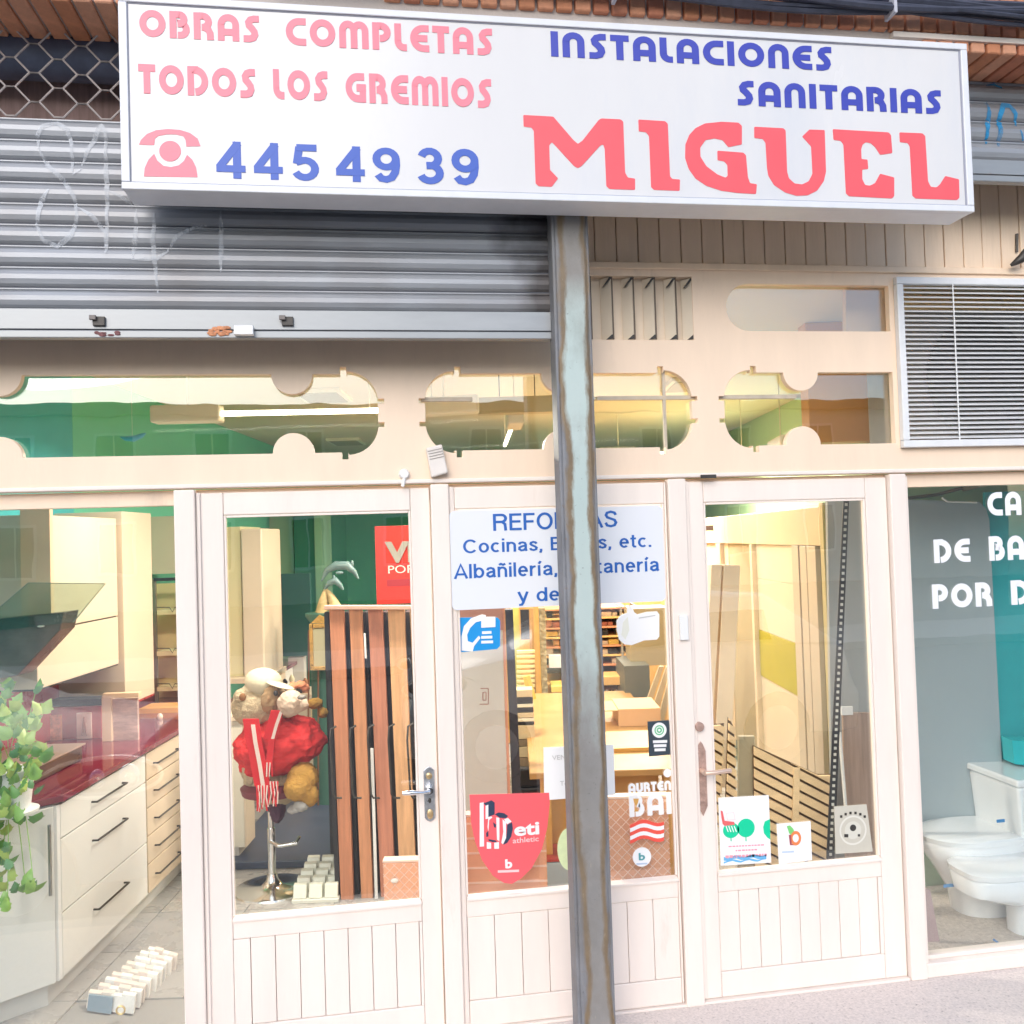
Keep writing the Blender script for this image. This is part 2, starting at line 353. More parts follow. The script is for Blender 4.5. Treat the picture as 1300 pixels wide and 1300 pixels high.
def shutter_mat():
    m = mat('galvanised_slat', (.33, .345, .37), .46, metal=.35, var=.16, scale=3.0, stretch=(.35, 1, 4), bump=.12, bscale=30)
    n = m.node_tree.nodes; L = m.node_tree.links; b = n['Principled BSDF']
    src = b.inputs['Base Color'].links[0].from_socket
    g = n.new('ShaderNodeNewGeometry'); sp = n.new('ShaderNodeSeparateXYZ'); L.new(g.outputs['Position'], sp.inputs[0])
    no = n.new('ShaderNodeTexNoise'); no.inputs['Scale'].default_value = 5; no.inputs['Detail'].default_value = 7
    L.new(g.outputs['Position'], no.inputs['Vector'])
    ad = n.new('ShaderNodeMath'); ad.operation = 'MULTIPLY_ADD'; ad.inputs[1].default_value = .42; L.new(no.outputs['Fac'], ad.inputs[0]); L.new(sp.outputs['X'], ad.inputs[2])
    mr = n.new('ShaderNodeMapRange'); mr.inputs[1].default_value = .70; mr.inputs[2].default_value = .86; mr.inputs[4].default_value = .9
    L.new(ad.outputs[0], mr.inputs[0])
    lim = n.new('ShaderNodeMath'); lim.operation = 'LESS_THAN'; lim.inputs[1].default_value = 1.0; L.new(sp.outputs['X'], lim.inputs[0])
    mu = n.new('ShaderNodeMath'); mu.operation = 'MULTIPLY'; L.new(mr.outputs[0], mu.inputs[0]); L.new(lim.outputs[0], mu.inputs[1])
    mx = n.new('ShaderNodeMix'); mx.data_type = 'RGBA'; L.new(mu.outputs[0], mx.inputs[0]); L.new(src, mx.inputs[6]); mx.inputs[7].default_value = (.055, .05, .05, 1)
    # warm grime film
    n2 = n.new('ShaderNodeTexNoise'); n2.inputs['Scale'].default_value = 2.2; n2.inputs['Detail'].default_value = 8; L.new(g.outputs['Position'], n2.inputs['Vector'])
    m2 = n.new('ShaderNodeMapRange'); m2.inputs[1].default_value = .5; m2.inputs[2].default_value = .72; m2.inputs[4].default_value = .5; L.new(n2.outputs['Fac'], m2.inputs[0])
    my = n.new('ShaderNodeMix'); my.data_type = 'RGBA'; L.new(m2.outputs[0], my.inputs[0]); L.new(mx.outputs[2], my.inputs[6]); my.inputs[7].default_value = (.23, .205, .19, 1)
    L.new(my.outputs[2], b.inputs['Base Color'])
    return m
SHUT = shutter_mat()
SEAM = mat('shutter_joint', (.07, .075, .09), .7)
ALUB = mat('aluminium_bar', (.33, .345, .355), .4, metal=.35, var=.1, scale=5, stretch=(.5, 1, 2), dirt=(.30, .20, .14), dscale=9, dlo=.66, dhi=.8)
RUST = mat('rust', (.30, .12, .05), .9, var=.4, scale=40, bump=.6, bscale=120)
DKMET = mat('dark_metal', (.07, .065, .06), .5, metal=.5, var=.3, scale=30)

# ================================================================ GROUND, STREET
mb = MB(); mb.box(-14, 16, -1.30, .015, -.25, 0.0)
PAVE = mat('pebble_pavement', (.74, .66, .61), .75, var=.16, scale=95, bump=.35, bscale=160, dirt=(.40, .34, .32), dscale=60, dlo=.57, dhi=.68)
struct('pavement', mb, PAVE)
mb = MB(); mb.box(-14, 16, -1.44, -1.303, -.25, -.004); struct('kerb', mb, mat('granite_kerb', (.42, .41, .40), .8, var=.2, scale=60, bump=.3), bevel=.01)
mb = MB(); mb.box(-60, 60, -60, 60, -.4, -.256); struct('ground', mb, mat('ground_earth', (.2, .19, .18), .9, var=.2, scale=3))
mb = MB(); mb.box(-30, 32, -10.5, -1.442, -.254, -.15); struct('road', mb, mat('asphalt', (.11, .108, .105), .85, var=.25, scale=80, bump=.5, bscale=200))
mb = MB(); mb.box(-30, 32, -13, -10.504, -.254, -.02); struct('far_pavement', mb, mat('far_paving', (.42, .40, .38), .85, var=.1, scale=20))

# house across the street and the cars behind the photographer: seen only in the glass
hs = thing('apartment_building', 'pale rendered apartment house across the street with rows of windows', 'building', (1, -30, 0))
mb = MB(); mb.box(-24, 26, -31, -30.0, -.25, 6.6); make('wall', mb, mat('pale_render', (.60, .55, .47), .85, var=.08, scale=1.5), hs)
mb = MB(); mb.box(-24.3, 26.3, -31.2, -29.6, 6.6, 7.0); make('roof', mb, mat('roof_edge', (.35, .2, .14), .8), hs)
wf = mat('far_window_frame', (.75, .75, .73), .5); wg = mat('far_window_glass', (.05, .06, .07), .08)
for fl in range(2):
    for k in range(11):
        x = -16+k*3.3
        mb = MB(); mb.box(x, x+1.3, -29.97, -29.9, 1+fl*3.1, 2.9+fl*3.1); o = make('window', mb, wf, hs)
        mb = MB(); mb.box(x+.1, x+.62, -29.9, -29.87, 1.1+fl*3.1, 2.8+fl*3.1); mb.box(x+.68, x+1.2, -29.9, -29.87, 1.1+fl*3.1, 2.8+fl*3.1); make('pane', mb, wg, o)

def car(x0, yn, paint, label, flip=1):
    """small hatchback seen from the shop; yn = near side, length along x"""
    t = thing('parked_car', label, 'car', (x0, yn-.9, -.15), 'cars in the street reflected in the shop glass')
    Lc = 4.1; W = 1.75
    prof = [(0, .25), (.02, .55), (.12, .78), (.85, .95), (1.05, 1.0), (1.75, 1.40), (2.4, 1.47), (3.3, 1.42), (3.95, 1.02), (4.08, .85), (4.1, .3)]
    def side(u): return x0-Lc/2+(u if flip > 0 else Lc-u)
    # lofted body: cross sections along the length
    low = [p for p in [(0, .66), (.12, .93), (.85, 1.06), (1.9, 1.08), (3.3, 1.08), (3.95, 1.04), (4.1, .7)]]
    mb = MB(); vs = []; n = 12
    for u, top in low:
        tap = .86 if u < .05 or u > 4.05 else (.95 if u < .2 or u > 3.9 else 1)
        hw = W/2*tap; yc = yn-W/2
        ring = [(-hw*.92, .22), (-hw, .42), (-hw, top-.18), (-hw*.94, top-.05), (-hw*.75, top), (0, top+.02), (hw*.75, top), (hw*.94, top-.05), (hw, top-.18), (hw, .42), (hw*.92, .22), (0, .2)]
        vs += [(side(u), yc+a, z-.15) for a, z in ring]
    fs = [(i*n+k, i*n+(k+1) % n, (i+1)*n+(k+1) % n, (i+1)*n+k) for i in range(len(low)-1) for k in range(n)]
    fs += [tuple(range(n)), tuple(range((len(low)-1)*n, len(low)*n))]
    mb.add(vs, fs); make('body', mb, paint, t, smooth=True, bevel=.01)
    cab = [(.95, 1.06, 1.02), (1.75, 1.44, 0), (2.5, 1.52, 0), (3.3, 1.46, 0), (3.9, 1.1, 0)]
    mb = MB(); vs = []
    for u, top, _ in cab:
        hb = W/2*.93; ht = W/2*.76; yc = yn-W/2; b = 1.03
        vs += [(side(u), yc-hb, b-.15), (side(u), yc-ht, top-.19), (side(u), yc-ht*.8, top-.15), (side(u), yc+ht*.8, top-.15), (side(u), yc+ht, top-.19), (side(u), yc+hb, b-.15)]
    n = 6
    fs = [(i*n+k, i*n+(k+1) % n, (i+1)*n+(k+1) % n, (i+1)*n+k) for i in range(len(cab)-1) for k in range(n)]+[tuple(range(n)), tuple(range((len(cab)-1)*n, len(cab)*n))]
    mb.add(vs, fs); make('cabin', mb, paint, t, smooth=True)
    g = mat('car_glass', (.03, .035, .04), .05)
    for (u0, u1, t0, t1) in ((1.45, 2.3, 1.26, 1.44), (2.42, 3.25, 1.44, 1.40)):
        for s in (1, -1):
            mb = MB(); yb = yn-W/2+s*W/2*.925; yt = yn-W/2+s*W/2*.80
            mb.prism([Vector((side(u0-.25 if u0 < 2 else u0), yb, .93)), Vector((side(u1), yb, .93)), Vector((side(u1-.02), yt, t1-.22)), Vector((side(u0+.3 if u0 < 2 else u0), yt, t1-.22))], (0, s*.02, 0))
            make('side_window', mb, g, t)
    for u in (.75, 3.25):
        for s in (1, -1):
            y = yn-W/2+s*(W/2-.1)
            mb = MB(); mb.tube([(side(u), y-.1, .16), (side(u), y+.1, .16)], .31, 20); o = make('wheel', mb, mat('tyre', (.03, .03, .03), .8), t, smooth=True)
            mb = MB(); mb.tube([(side(u), y-.11*1.02, .16), (side(u), y+.11*1.02, .16)], .19, 16); make('rim', mb, mat('rim', (.6, .61, .62), .3, metal=.8), o, smooth=True)
    for s in (1, -1):
        yy = yn-W/2+s*(W/2-.13)
        mb = MB(); mb.ball((side(.33), yy, .665), .30, .15, .105, 24, 14); h_ = make('headlight', mb, mat('lamp_housing', (.05, .06, .07), .25, metal=.4), t, smooth=True)
        for uu, rr in ((.16, .065), (.32, .055)):
            mb = MB(); mb.ball((side(uu), yy+s*.11, .665), rr, .07, rr); make('reflector', mb, mat('lamp_chrome', (.85, .88, .92), .12, metal=.9), h_, smooth=True)
        mb = MB(); mb.tube([(side(.30+.315*cos(a*pi/12)), yy+s*.10*(1), .665+.108*sin(a*pi/12)) for a in range(25)], .012, 6); make('lens_rim', mb, mat('lamp_rim', (.8, .84, .88), .15, coat=1), h_, smooth=True)
    for s in (1, -1):
        mb = MB(); mb.ball((side(1.25), yn-W/2+s*(W/2+.08), .86), .1, .1, .07); make('mirror', mb, paint, t, smooth=True)
    return t
WCAR = mat('white_car_paint', (.86, .87, .88), .25, coat=1)
SCAR = mat('silver_car_paint', (.16, .20, .26), .45, metal=.1, coat=.15)
car(2.3, -3.95, WCAR, 'white hatchback parked on the road behind the viewer, mirrored in the middle panes', 1)
car(-3.22, -1.62, SCAR, 'slate blue hatchback at the kerb, its headlight mirrored low in the left window', -1)

# ================================================================ BRICK BUILDING AROUND THE SHOP
bw = thing('brick_building', 'orange brick building whose lintel and brick soffit frame the top of the shopfront', 'building', (.8, -.1, 0))
mb = MB(); mb.box(-8, 10, -.43, .3, 3.712, 7.0); make('wall', mb, MORTAR, bw)
mb = MB(); mb.box(-8, -2.35, -.43, .3, 0, 3.71); mb.box(3.95, 10, -.43, .3, 0, 3.71); make('pier', mb, mat('pier_render', (.55, .42, .34), .85, var=.08, scale=4), bw)
proto = {}
def brick(x, y0, y1, z0, z1, wd, sk, tilt=0.0):
    key = (round(wd, 3), round(y1-y0, 3), round(z1-z0, 3), sk)
    if key not in proto:
        m_ = bpy.data.meshes.new('brick'); h = .004
        b = MB(); W_, D_, H_ = wd/2, (y1-y0)/2, (z1-z0)/2
        s_ = tilt
        b.hexa([(-W_-s_, -D_, -H_), (W_-s_, -D_, -H_), (W_+s_, D_, -H_), (-W_+s_, D_, -H_), (-W_-s_, -D_, H_), (W_-s_, -D_, H_), (W_+s_, D_, H_), (-W_+s_, D_, H_)])
        m_.from_pydata(b.v, [], b.f); m_.materials.append(BRICK[0])
        for q in range(1, 4):
            m2 = m_.copy(); m2.materials[0] = BRICK[q]; proto[(key, q)] = m2
        proto[(key, 0)] = m_; proto[key] = 1
    o = bpy.data.objects.new('brick', proto[(key, random.choice((0, 1, 1, 2, 3)))]); C.objects.link(o)
    o.parent = bw; o.location = Vector((x, (y0+y1)/2, (z0+z1)/2))-bw.location
    bv = o.modifiers.new('bevel', 'BEVEL'); bv.width = .004; bv.segments = 1
x = -2.3
while x < 3.9:           # soffit of bricks on edge, then a soldier course on the front face
    j = random.uniform(-.002, .002)
    if x < -.6 or x > 2.1: brick(x, -.447, -.20, 3.698+j, 3.75, .056, 's', 0)
    if x > .1: brick(x, -.452+j, -.40, 3.765, 4.0, .056, 'f')
    x += .0675
mb = MB(); mb.box(2.0, 3.9, -.456, -.40, 3.737, 3.757); make('drip_edge', mb, mat('pale_edge', (.7, .62, .55), .6), bw)

# cables slung along the lintel
CB_ = mat('black_cable', (.045, .05, .075), .55, var=.3, scale=20)
t = thing('cable_bundle', 'bundle of dark blue black cables slung along the brick lintel above the sign', 'cables', (1.2, -.5, 3.75))
for k in range(13):
    pts = []; z0 = 3.795+.012*(k % 5)+random.uniform(-.006, .006); y0 = -.50-.014*(k//5)
    ph = random.uniform(0, 6)
    for i in range(40):
        x = -.3+4.4*i/39
        sag = .016*sin(x*2.1+ph)+.010*sin(x*4.3+ph*2)
        slope = .038*(1-min(1, max(0, (x+.3)/3.2)))
        pts.append((x, y0+.006*sin(x*3+k), z0+sag*(.6 if k % 3 else 1.2)+slope*.8))
    mb = MB(); mb.tube(pts, .0085 if k % 4 else .012, 6); make('cable', mb, CB_, t, smooth=True)
for x in (.9, 1.95, 2.9):
    mb = MB(); mb.box(x, x+.012, -.545, -.48, 3.775, 3.875); make('clip', mb, mat('cable_tie', (.5, .5, .55), .5), t)

# ================================================================ TIMBER SHOPFRONT
sf = thing('timber_shopfront', 'cream painted timber shopfront with cut-out transom windows and two glazed doors', 'shopfront', (.8, 0, 0))
def pbox(name, x0, x1, y0, y1, z0, z1, m, par=sf, bev=.003, label=None):
    mb = MB(); mb.box(x0, x1, y0, y1, z0, z1); return make(name, mb, m, par, bevel=bev, label=label)
for x0, x1 in ((-.716, -.640), (.241, .312), (1.203, 1.279), (2.180, 2.254)):
    pbox('post', x0, x1, -.012, .085, .0, 2.116, CREAM2, bev=.005)
    pbox('stop_bead', x1+.001, x1+.016, .004, .03, .02, 2.105, CREAM2)
# fascia board with the fretwork openings
def circ(cx, cz, r, a0, a1, n=14): return [(cx+r*cos(radians(a0+(a1-a0)*i/n)), cz+r*sin(radians(a0+(a1-a0)*i/n))) for i in range(n+1)]
ZB, ZT = 2.247, 2.551
def fret(xl, xr, xc, right_open=False, left_open=False):
    """round-ended opening with half-round bumps at the middle of top and bottom and small square notches"""
    r = .078; R = .118; nn = .012; zc = (ZB+ZT)/2; p = []
    # bottom edge left -> right
    p += [(xl+R-.01, ZB)] if not left_open else [(xl, ZB)]
    if not left_open: p += [(xl+R, ZB), (xl+R, ZB-.027), (xl+R+2*nn, ZB-.027), (xl+R+2*nn, ZB)]
    p += circ(xc, ZB, r, 180, 0)
    if right_open: p += [(xr, ZB), (xr, ZT)]
    else:
        p += [(xr-R-2*nn, ZB), (xr-R-2*nn, ZB-.027), (xr-R, ZB-.027), (xr-R, ZB)]
        p += [q for q in circ(xr-R, ZB+R-.01, R, -88, -12, 8)]
        p += [(xr, zc-.055), (xr+.024, zc-.055), (xr+.024, zc-.037), (xr, zc-.037), (xr, zc+.037), (xr+.024, zc+.037), (xr+.024, zc+.055), (xr, zc+.055)]
        p += [q for q in circ(xr-R, ZT-R+.01, R, 12, 88, 8)]
        p += [(xr-R, ZT), (xr-R, ZT+.027), (xr-R-2*nn, ZT+.027), (xr-R-2*nn, ZT)]
    p += circ(xc, ZT, r, 0, -180)
    if left_open: p += [(xl, ZT)]
    else:
        p += [(xl+R+2*nn, ZT), (xl+R+2*nn, ZT+.027), (xl+R, ZT+.027), (xl+R, ZT)]
        p += [q for q in circ(xl+R, ZT-R+.01, R, 92, 168, 8)]
        p += [(xl, zc+.055), (xl-.024, zc+.055), (xl-.024, zc+.037), (xl, zc+.037), (xl, zc-.037), (xl-.024, zc-.037), (xl-.024, zc-.055), (xl, zc-.055)]
        p += [q for q in circ(xl+R, ZB+R-.01, R, 192, 268, 8)]
    return p
def fret_left():   # long opening with two pairs of bumps
    p = fret(-1.67, .048, -.275)
    # add the left pair of bumps
    out = []
    for i, q in enumerate(p):
        out.append(q)
    i0 = next(i for i, q in enumerate(out) if abs(q[1]-ZB) < 1e-6 and q[0] > -1.55)
    k = [i for i, q in enumerate(out) if abs(q[1]-ZB) < 1e-6 and q[0] < -1.5]
    ins = max(k); out[ins+1:ins+1] = circ(-1.318, ZB, .078, 180, 0)
    k = [i for i, q in enumerate(out) if abs(q[1]-ZT) < 1e-6 and q[0] < -1.5]
    ins = min(k); out[ins:ins] = circ(-1.318, ZT, .078, 0, -180)
    return out
FB = (-2.34, 3.94, 2.119, 3.002)
outer = [(FB[0], FB[2]), (FB[1], FB[2]), (FB[1], FB[3]), (FB[0], FB[3])]
stad = [(2.219, 2.725), (2.219, 2.922)]+circ(1.585, 2.8235, .0985, 90, 270, 16)
vent = [(.868, 2.687), (1.341, 2.687), (1.341, 2.948), (.868, 2.948)]
louv = [(2.262, 2.238), (3.30, 2.238), (3.30, 2.935), (2.262, 2.935)]
holes = [fret_left(), fret(.231, 1.322, .775), fret(1.463, 2.221, 1.803, right_open=True), stad, vent, louv]
mb = MB(); loops_mesh(mb, [outer]+holes, lambda u, v: Vector((u, 0, v)), (0, .032, 0))
make('fascia_board', mb, CREAM, sf, bevel=.0025)
for h in holes[:4]:
    xs = [q[0] for q in h]; zs = [q[1] for q in h]
    mb = MB(); mb.box(min(xs)-.03, max(xs)+.012, .0345, .0405, min(zs)-.02, max(zs)+.02); make('transom_pane', mb, GLASS, sf)
GB = mat('glazing_bar', (.55, .47, .36), .45, var=.15, scale=20)
for (x0, x1, z) in ((.215, .42, 2.452), (.93, 1.345, 2.452), (1.445, 1.79, 2.452)):
    pbox('glazing_bar', x0, x1, .020, .034, z-.008, z+.009, GB, bev=.002)
pbox('glazing_bar', 1.206, 1.218, .019, .034, 2.225, 2.575, GB, bev=.001)
# mouldings
pbox('moulding', -2.34, 3.94, -.010, -.001, 2.121, 2.137, CREAM2, bev=.004)
pbox('moulding', -2.34, 3.94, -.012, -.001, 2.975, 3.004, PLANKM, bev=.004)
pbox('head_rail', -2.34, 3.94, .034, .085, 2.06, 2.117, CREAM, bev=.002)
# beadboard above
pbox('backing_board', -2.34, 3.94, .030, .05, 3.004, 3.72, DARKGAP, bev=0)
x = .845; k = 0
while x < 3.9:
    wd = .0915
    mb = MB(); dy = random.uniform(-.0015, .0015)
    mb.box(x+.0015, x+wd-.0025, .004+dy, .028, 3.006, 3.72); make('plank', mb, PLANKM, sf, bevel=.003); x += wd
pbox('backing_board', -2.34, .84, .0, .028, 3.006, 3.72, mat('purple_brown_board', (.36, .24, .22), .8, var=.3, scale=12, stretch=(3, 1, .3)), bev=0)
# slotted vent: vertical blades in a deep box
pbox('vent_back', .84, 1.37, .046, .058, 2.66, 2.98, mat('vent_back_paint', (.86, .72, .56), .6, var=.06, scale=6), bev=0)
for z in ((2.665, 2.686), (2.949, 2.975)): pbox('vent_side', .85, 1.36, .034, .045, z[0], z[1], CREAM, bev=0)
pbox('vent_side', 1.343, 1.358, .034, .045, 2.69, 2.945, CREAM, bev=0)
for x in (.872, .962, 1.052, 1.142, 1.232, 1.307):
    mb = MB(); mb.hexa([(x, .040, 2.69), (x+.034, .006, 2.69), (x+.038, .008, 2.69), (x+.004, .042, 2.69), (x, .040, 2.945), (x+.034, .006, 2.945), (x+.038, .008, 2.945), (x+.004, .042, 2.945)])
    make('blade', mb, mat('vent_blade', (.84, .74, .60), .4, var=.05), sf)
    mb = MB(); mb.box(x+.0385, x+.043, .003, .012, 2.69, 2.945); make('blade_edge', mb, mat('blade_edge', (.16, .12, .09), .6), sf)
    mb = MB(); mb.hexa([(x+.006, .004, 2.908), (x+.014, .004, 2.912), (x+.014, .03, 2.912), (x+.006, .03, 2.908), (x+.030, .004, 2.944), (x+.042, .004, 2.944), (x+.042, .03, 2.944), (x+.030, .03, 2.944)]); mb.hexa([(x+.014, .0045, 2.692), (x+.040, .0045, 2.692), (x+.040, .03, 2.692), (x+.014, .03, 2.692), (x+.032, .0045, 2.708), (x+.038, .0045, 2.710), (x+.038, .03, 2.710), (x+.032, .03, 2.708)]); make('blade_clip', mb, DKMET, sf)

# louvred grille with white aluminium frame
lg = thing('louvred_grille', 'white aluminium louvred ventilation grille at the upper right, dark air unit behind its blades', 'vent grille', (2.8, -.02, 2.23))
X0, X1, Z0, Z1 = 2.240, 3.32, 2.226, 2.953
for a in ((X0, X1, Z1-.030, Z1), (X0, X1, Z0, Z0+.030)): pbox('frame_rail', a[0], a[1], -.03, .0-.001, a[2], a[3], ALUW, lg)
for a in ((X0, X0+.030), (X1-.030, X1)): pbox('frame_rail', a[0], a[1], -.03, -.001, Z0+.031, Z1-.031, ALUW, lg)
nb = 33
for i in range(nb):
    z = Z0+.036+(Z1-Z0-.085)*i/(nb-1)
    mb = MB(); mb.hexa([(X0+.031, -.024, z), (X1-.031, -.024, z), (X1-.031, .006, z+.013), (X0+.031, .006, z+.013),
                        (X0+.031, -.025, z+.0035), (X1-.031, -.025, z+.0035), (X1-.031, .005, z+.0165), (X0+.031, .005, z+.0165)])
    make('louvre_blade', mb, ALUW, lg)
for x in (2.50, 3.05):
    mb = MB(); mb.tube([(x, -.029, Z0+.03), (x, -.029, Z1-.03)], .003, 6); make('tie_rod', mb, ALUW, lg)
ac = thing('air_conditioner', 'grey air conditioning unit with round fan guard half hidden behind the louvres', 'air unit', (2.8, .25, 2.25))
pbox('casing', 2.36, 3.25, .16, .45, 2.25, 2.86, mat('ac_grey', (.32, .31, .30), .6, var=.15, scale=6), ac, .02)
for r in (.05, .10, .15, .20, .25):
    mb = MB(); mb.tube([(2.75+r*cos(a*pi/12), .155, 2.55+r*sin(a*pi/12)) for a in range(25)], .004, 5); make('fan_guard', mb, DKMET, ac)
mb = MB(); mb.tube([(2.75, .150, 2.55), (2.75, .158, 2.55)], .265, 28); make('fan_opening', mb, mat('fan_dark', (.15, .145, .14), .9), ac)

# ---- glazed doors and the fixed middle bay
def bay(kind, x0, x1, sl, sr, yb, pl0, pl1, npl, label=None):
    par = sf
    if kind == 'door':
        mb = MB(); mb.box(x0+.004, x0+sl, yb, yb+.042, .012, 2.104); o = make('door', mb, CREAM2, sf, bevel=.004, label=label)
    else:
        mb = MB(); mb.box(x0+.002, x0+sl, yb, yb+.042, .012, 2.104); o = make('fixed_bay', mb, CREAM2, sf, bevel=.004)
    pbox('stile', x1-sr, x1-.004, yb, yb+.042, .012, 2.104, CREAM2, o)
    a, b = x0+sl+.001, x1-sr-.001
    pbox('rail', a, b, yb, yb+.042, 2.018, 2.104, CREAM2, o, .004)
    pbox('rail', a, b, yb, yb+.042, .432, .505, CREAM2, o, .004)
    pbox('rail', a, b, yb, yb+.042, .012, .112, CREAM2, o, .004)
    # sloped glazing ledge
    mb = MB(); mb.hexa([(a, yb-.010, .498), (b, yb-.010, .498), (b, yb+.02, .506), (a, yb+.02, .506), (a, yb-.010, .508), (b, yb-.010, .508), (b, yb+.02, .516), (a, yb+.02, .516)])
    make('ledge', mb, CREAM2, o, bevel=.002)
    for (c0, c1, d0, d1) in ((a, a+.008, .517, 2.017), (b-.008, b, .517, 2.017), (a+.009, b-.009, 2.008, 2.017)):
        pbox('bead', c0, c1, yb+.004, yb+.018, d0, d1, CREAM2, o, .002)
    mb = MB(); mb.box(a+.001, b-.001, yb+.020, yb+.025, .507, 2.0165); make('pane', mb, GLASS, o)
    wd = (pl1-pl0)/npl
    if pl0 > a: pbox('panel_edge', a, pl0-.001, yb+.001, yb+.040, .1135, .4305, CREAM2, o, .002)
    if pl1 < b: pbox('panel_edge', pl1+.001, b, yb+.001, yb+.040, .1135, .4305, CREAM2, o, .002)
    for i in range(npl):
        q = pl0+i*wd; dy = random.uniform(0, .0015)
        pbox('plank', q+.0009, q+wd-.0009, yb+.004+dy, yb+.03, .1135, .4305, CREAM2, o, .0028)
    pbox('panel_back', a+.002, b-.002, yb+.031, yb+.0385, .1145, .4295, mat('groove_shadow_paint', (.86, .76, .68), .7), o, 0)
    return o
dL = bay('door', -.640, .241, .098, .078, .014, -.480, .150, 7, 'left glazed door with ornate brass and chrome handle plate')
dC = bay('fixed', .312, 1.203, .022, .012, .006, .335, 1.190, 8)
dR = bay('door', 1.279, 2.180, .082, .100, .014, 1.362, 2.062, 8, 'right glazed door with long pointed bronze handle plate')
# big side windows
mb = MB(); mb.box(-2.3, -.718, .040, .046, .05, 2.116); make('window_pane', mb, GLASS, sf)
mb = MB(); mb.box(2.256, 3.94, .040, .046, .05, 2.116); make('window_pane', mb, GLASS, sf)
pbox('sill', 2.256, 3.94, -.004, .07, .0, .060, CREAM2, bev=.005)
pbox('sill', 2.256, 3.94, .028, .075, .0605, .078, CREAM2, bev=.003)
pbox('sill', -2.34, -.718, -.004, .07, .0, .045, CREAM2, bev=.005)
pbox('post', -2.34, -2.25, -.012, .085, 0, 2.116, CREAM2)
pbox('threshold', -.638, 2.178, -.005, .1, .0, .010, CREAM2, bev=.002)

# door furniture
BRASS = mat('worn_brass', (.72, .52, .28), .35, metal=.8, var=.25, scale=50, bump=.3, bscale=90)
CHR = mat('chrome', (.78, .8, .83), .14, metal=1)
STL = mat('dull_steel', (.55, .56, .58), .3, metal=.8, var=.2, scale=60, bump=.4, bscale=120)
BRZ = mat('painted_bronze', (.50, .33, .27), .45, metal=.3, var=.3, scale=40, bump=.4, bscale=90)
y = .010
cx = P(545, 1000, .01).x; zt = P(545, 973, .01).z; zb_ = P(545, 1043, .01).z; zm = P(545, 1001, .01).z
mb = MB(); hw = .021
pl = [(cx-hw, zb_+.015), (cx-hw*.5, zb_+.004), (cx, zb_), (cx+hw*.5, zb_+.004), (cx+hw, zb_+.015), (cx+hw, zt-.015), (cx+hw*.5, zt-.004), (cx, zt), (cx-hw*.5, zt-.004), (cx-hw, zt-.015)]
mb.prism([Vector((a, .0135, b)) for a, b in pl], (0, -.007, 0))
hp = make('handle', mb, STL, dL, bevel=.002)
for zz, s in ((zt-.035, .6), (zb_+.03, .9)):
    mb.__init__(); mb.ball((cx, .004, zz), .012, .004, .022*s); hp2 = make('lever', mb, BRASS, dL, smooth=True)
mb = MB(); mb.tube([(cx, .008, zm), (cx, -.03, zm)], .013, 12); mb.tube([(cx, -.03, zm), (cx-.03, -.036, zm-.002), (cx-.07, -.038, zm+.002), (cx-.105, -.036, zm+.001)], [.008, .006, .010, .007], 10)
make('lever', mb, CHR, dL, smooth=True)
mb = MB(); mb.ball((cx, .005, zm-.045), .006, .004, .010); make('keyhole', mb, DKMET, dL, smooth=True)
cx = P(891, 985, .01).x; zt = P(891, 941, .01).z; zb_ = P(893, 1036, .01).z; zm = P(891, 978, .01).z
mb = MB(); hw = .020
mb.prism([Vector((a, .0135, b)) for a, b in [(cx-hw, zb_+.04), (cx, zb_), (cx+hw, zb_+.04), (cx+hw, zt-.04), (cx+hw*.45, zt-.012), (cx, zt), (cx-hw*.45, zt-.012), (cx-hw, zt-.04)]], (0, -.006, 0))
make('handle', mb, BRZ, dR, bevel=.002)
for z0, z1 in ((zt-.05, zt-.043), (zb_+.045, zb_+.052)):
    mb = MB(); mb.box(cx-hw+.002, cx+hw-.002, .0045, .0073, z0, z1); make('handle_band', mb, BRZ, dR)
mb = MB(); mb.tube([(cx, .01, zm), (cx, -.035, zm)], .011, 12); mb.tube([(cx, -.035, zm), (cx+.03, -.042, zm+.001), (cx+.085, -.040, zm+.004), (cx+.105, -.038, zm+.004)], [.008, .009, .009, .010], 10)
make('lever', mb, mat('pale_copper', (.78, .58, .46), .3, metal=.5), dR, smooth=True)
q = P(887, 922, .01); mb = MB(); mb.tube([(q.x, .014, q.z), (q.x, -.006, q.z)], .0185, 20); make('lock_cylinder', mb, BRZ, dR, bevel=.002, smooth=True)
for px, py in ((867, 958), (872, 958), (877, 1002)): q = P(px+12, py, .01); mb = MB(); mb.ball((q.x, .013, q.z), .004, .003, .004, 8, 5); make('screw', mb, DKMET, dR)

# small things fixed to the timber
t = thing('alarm_sounder', 'small white alarm box with vents tilted beside the middle mullion top', 'alarm box', P(554, 606, 0))
q = [P(540, 570, -.001), P(560, 565, -.001), P(568, 601, -.001), P(547, 607, -.001)]
mb = MB(); mb.prism(q, (0, -.04, 0)); make('case', mb, mat('aged_white_plastic', (.80, .74, .68), .4, var=.05), t, bevel=.006)
for i in range(4):
    mb = MB(); a = P(543+i*.8, 573+i*3.4, -.0425); b = P(561+i*.8, 569+i*3.4, -.0425); mb.tube([a, b], .0016, 5); make('slot', mb, mat('grey_slot', (.42, .38, .34), .6), t)
t = thing('entry_buzzer', 'little pale porcelain bell push under the transom left of the alarm box', 'bell', P(513, 612, 0))
a = P(513, 602, 0); mb = MB(); mb.tube([a+Vector((0, -.001, 0)), a+Vector((0, -.022, 0))], [.022, .016], 14); make('cap', mb, WHITEP, t, smooth=True)
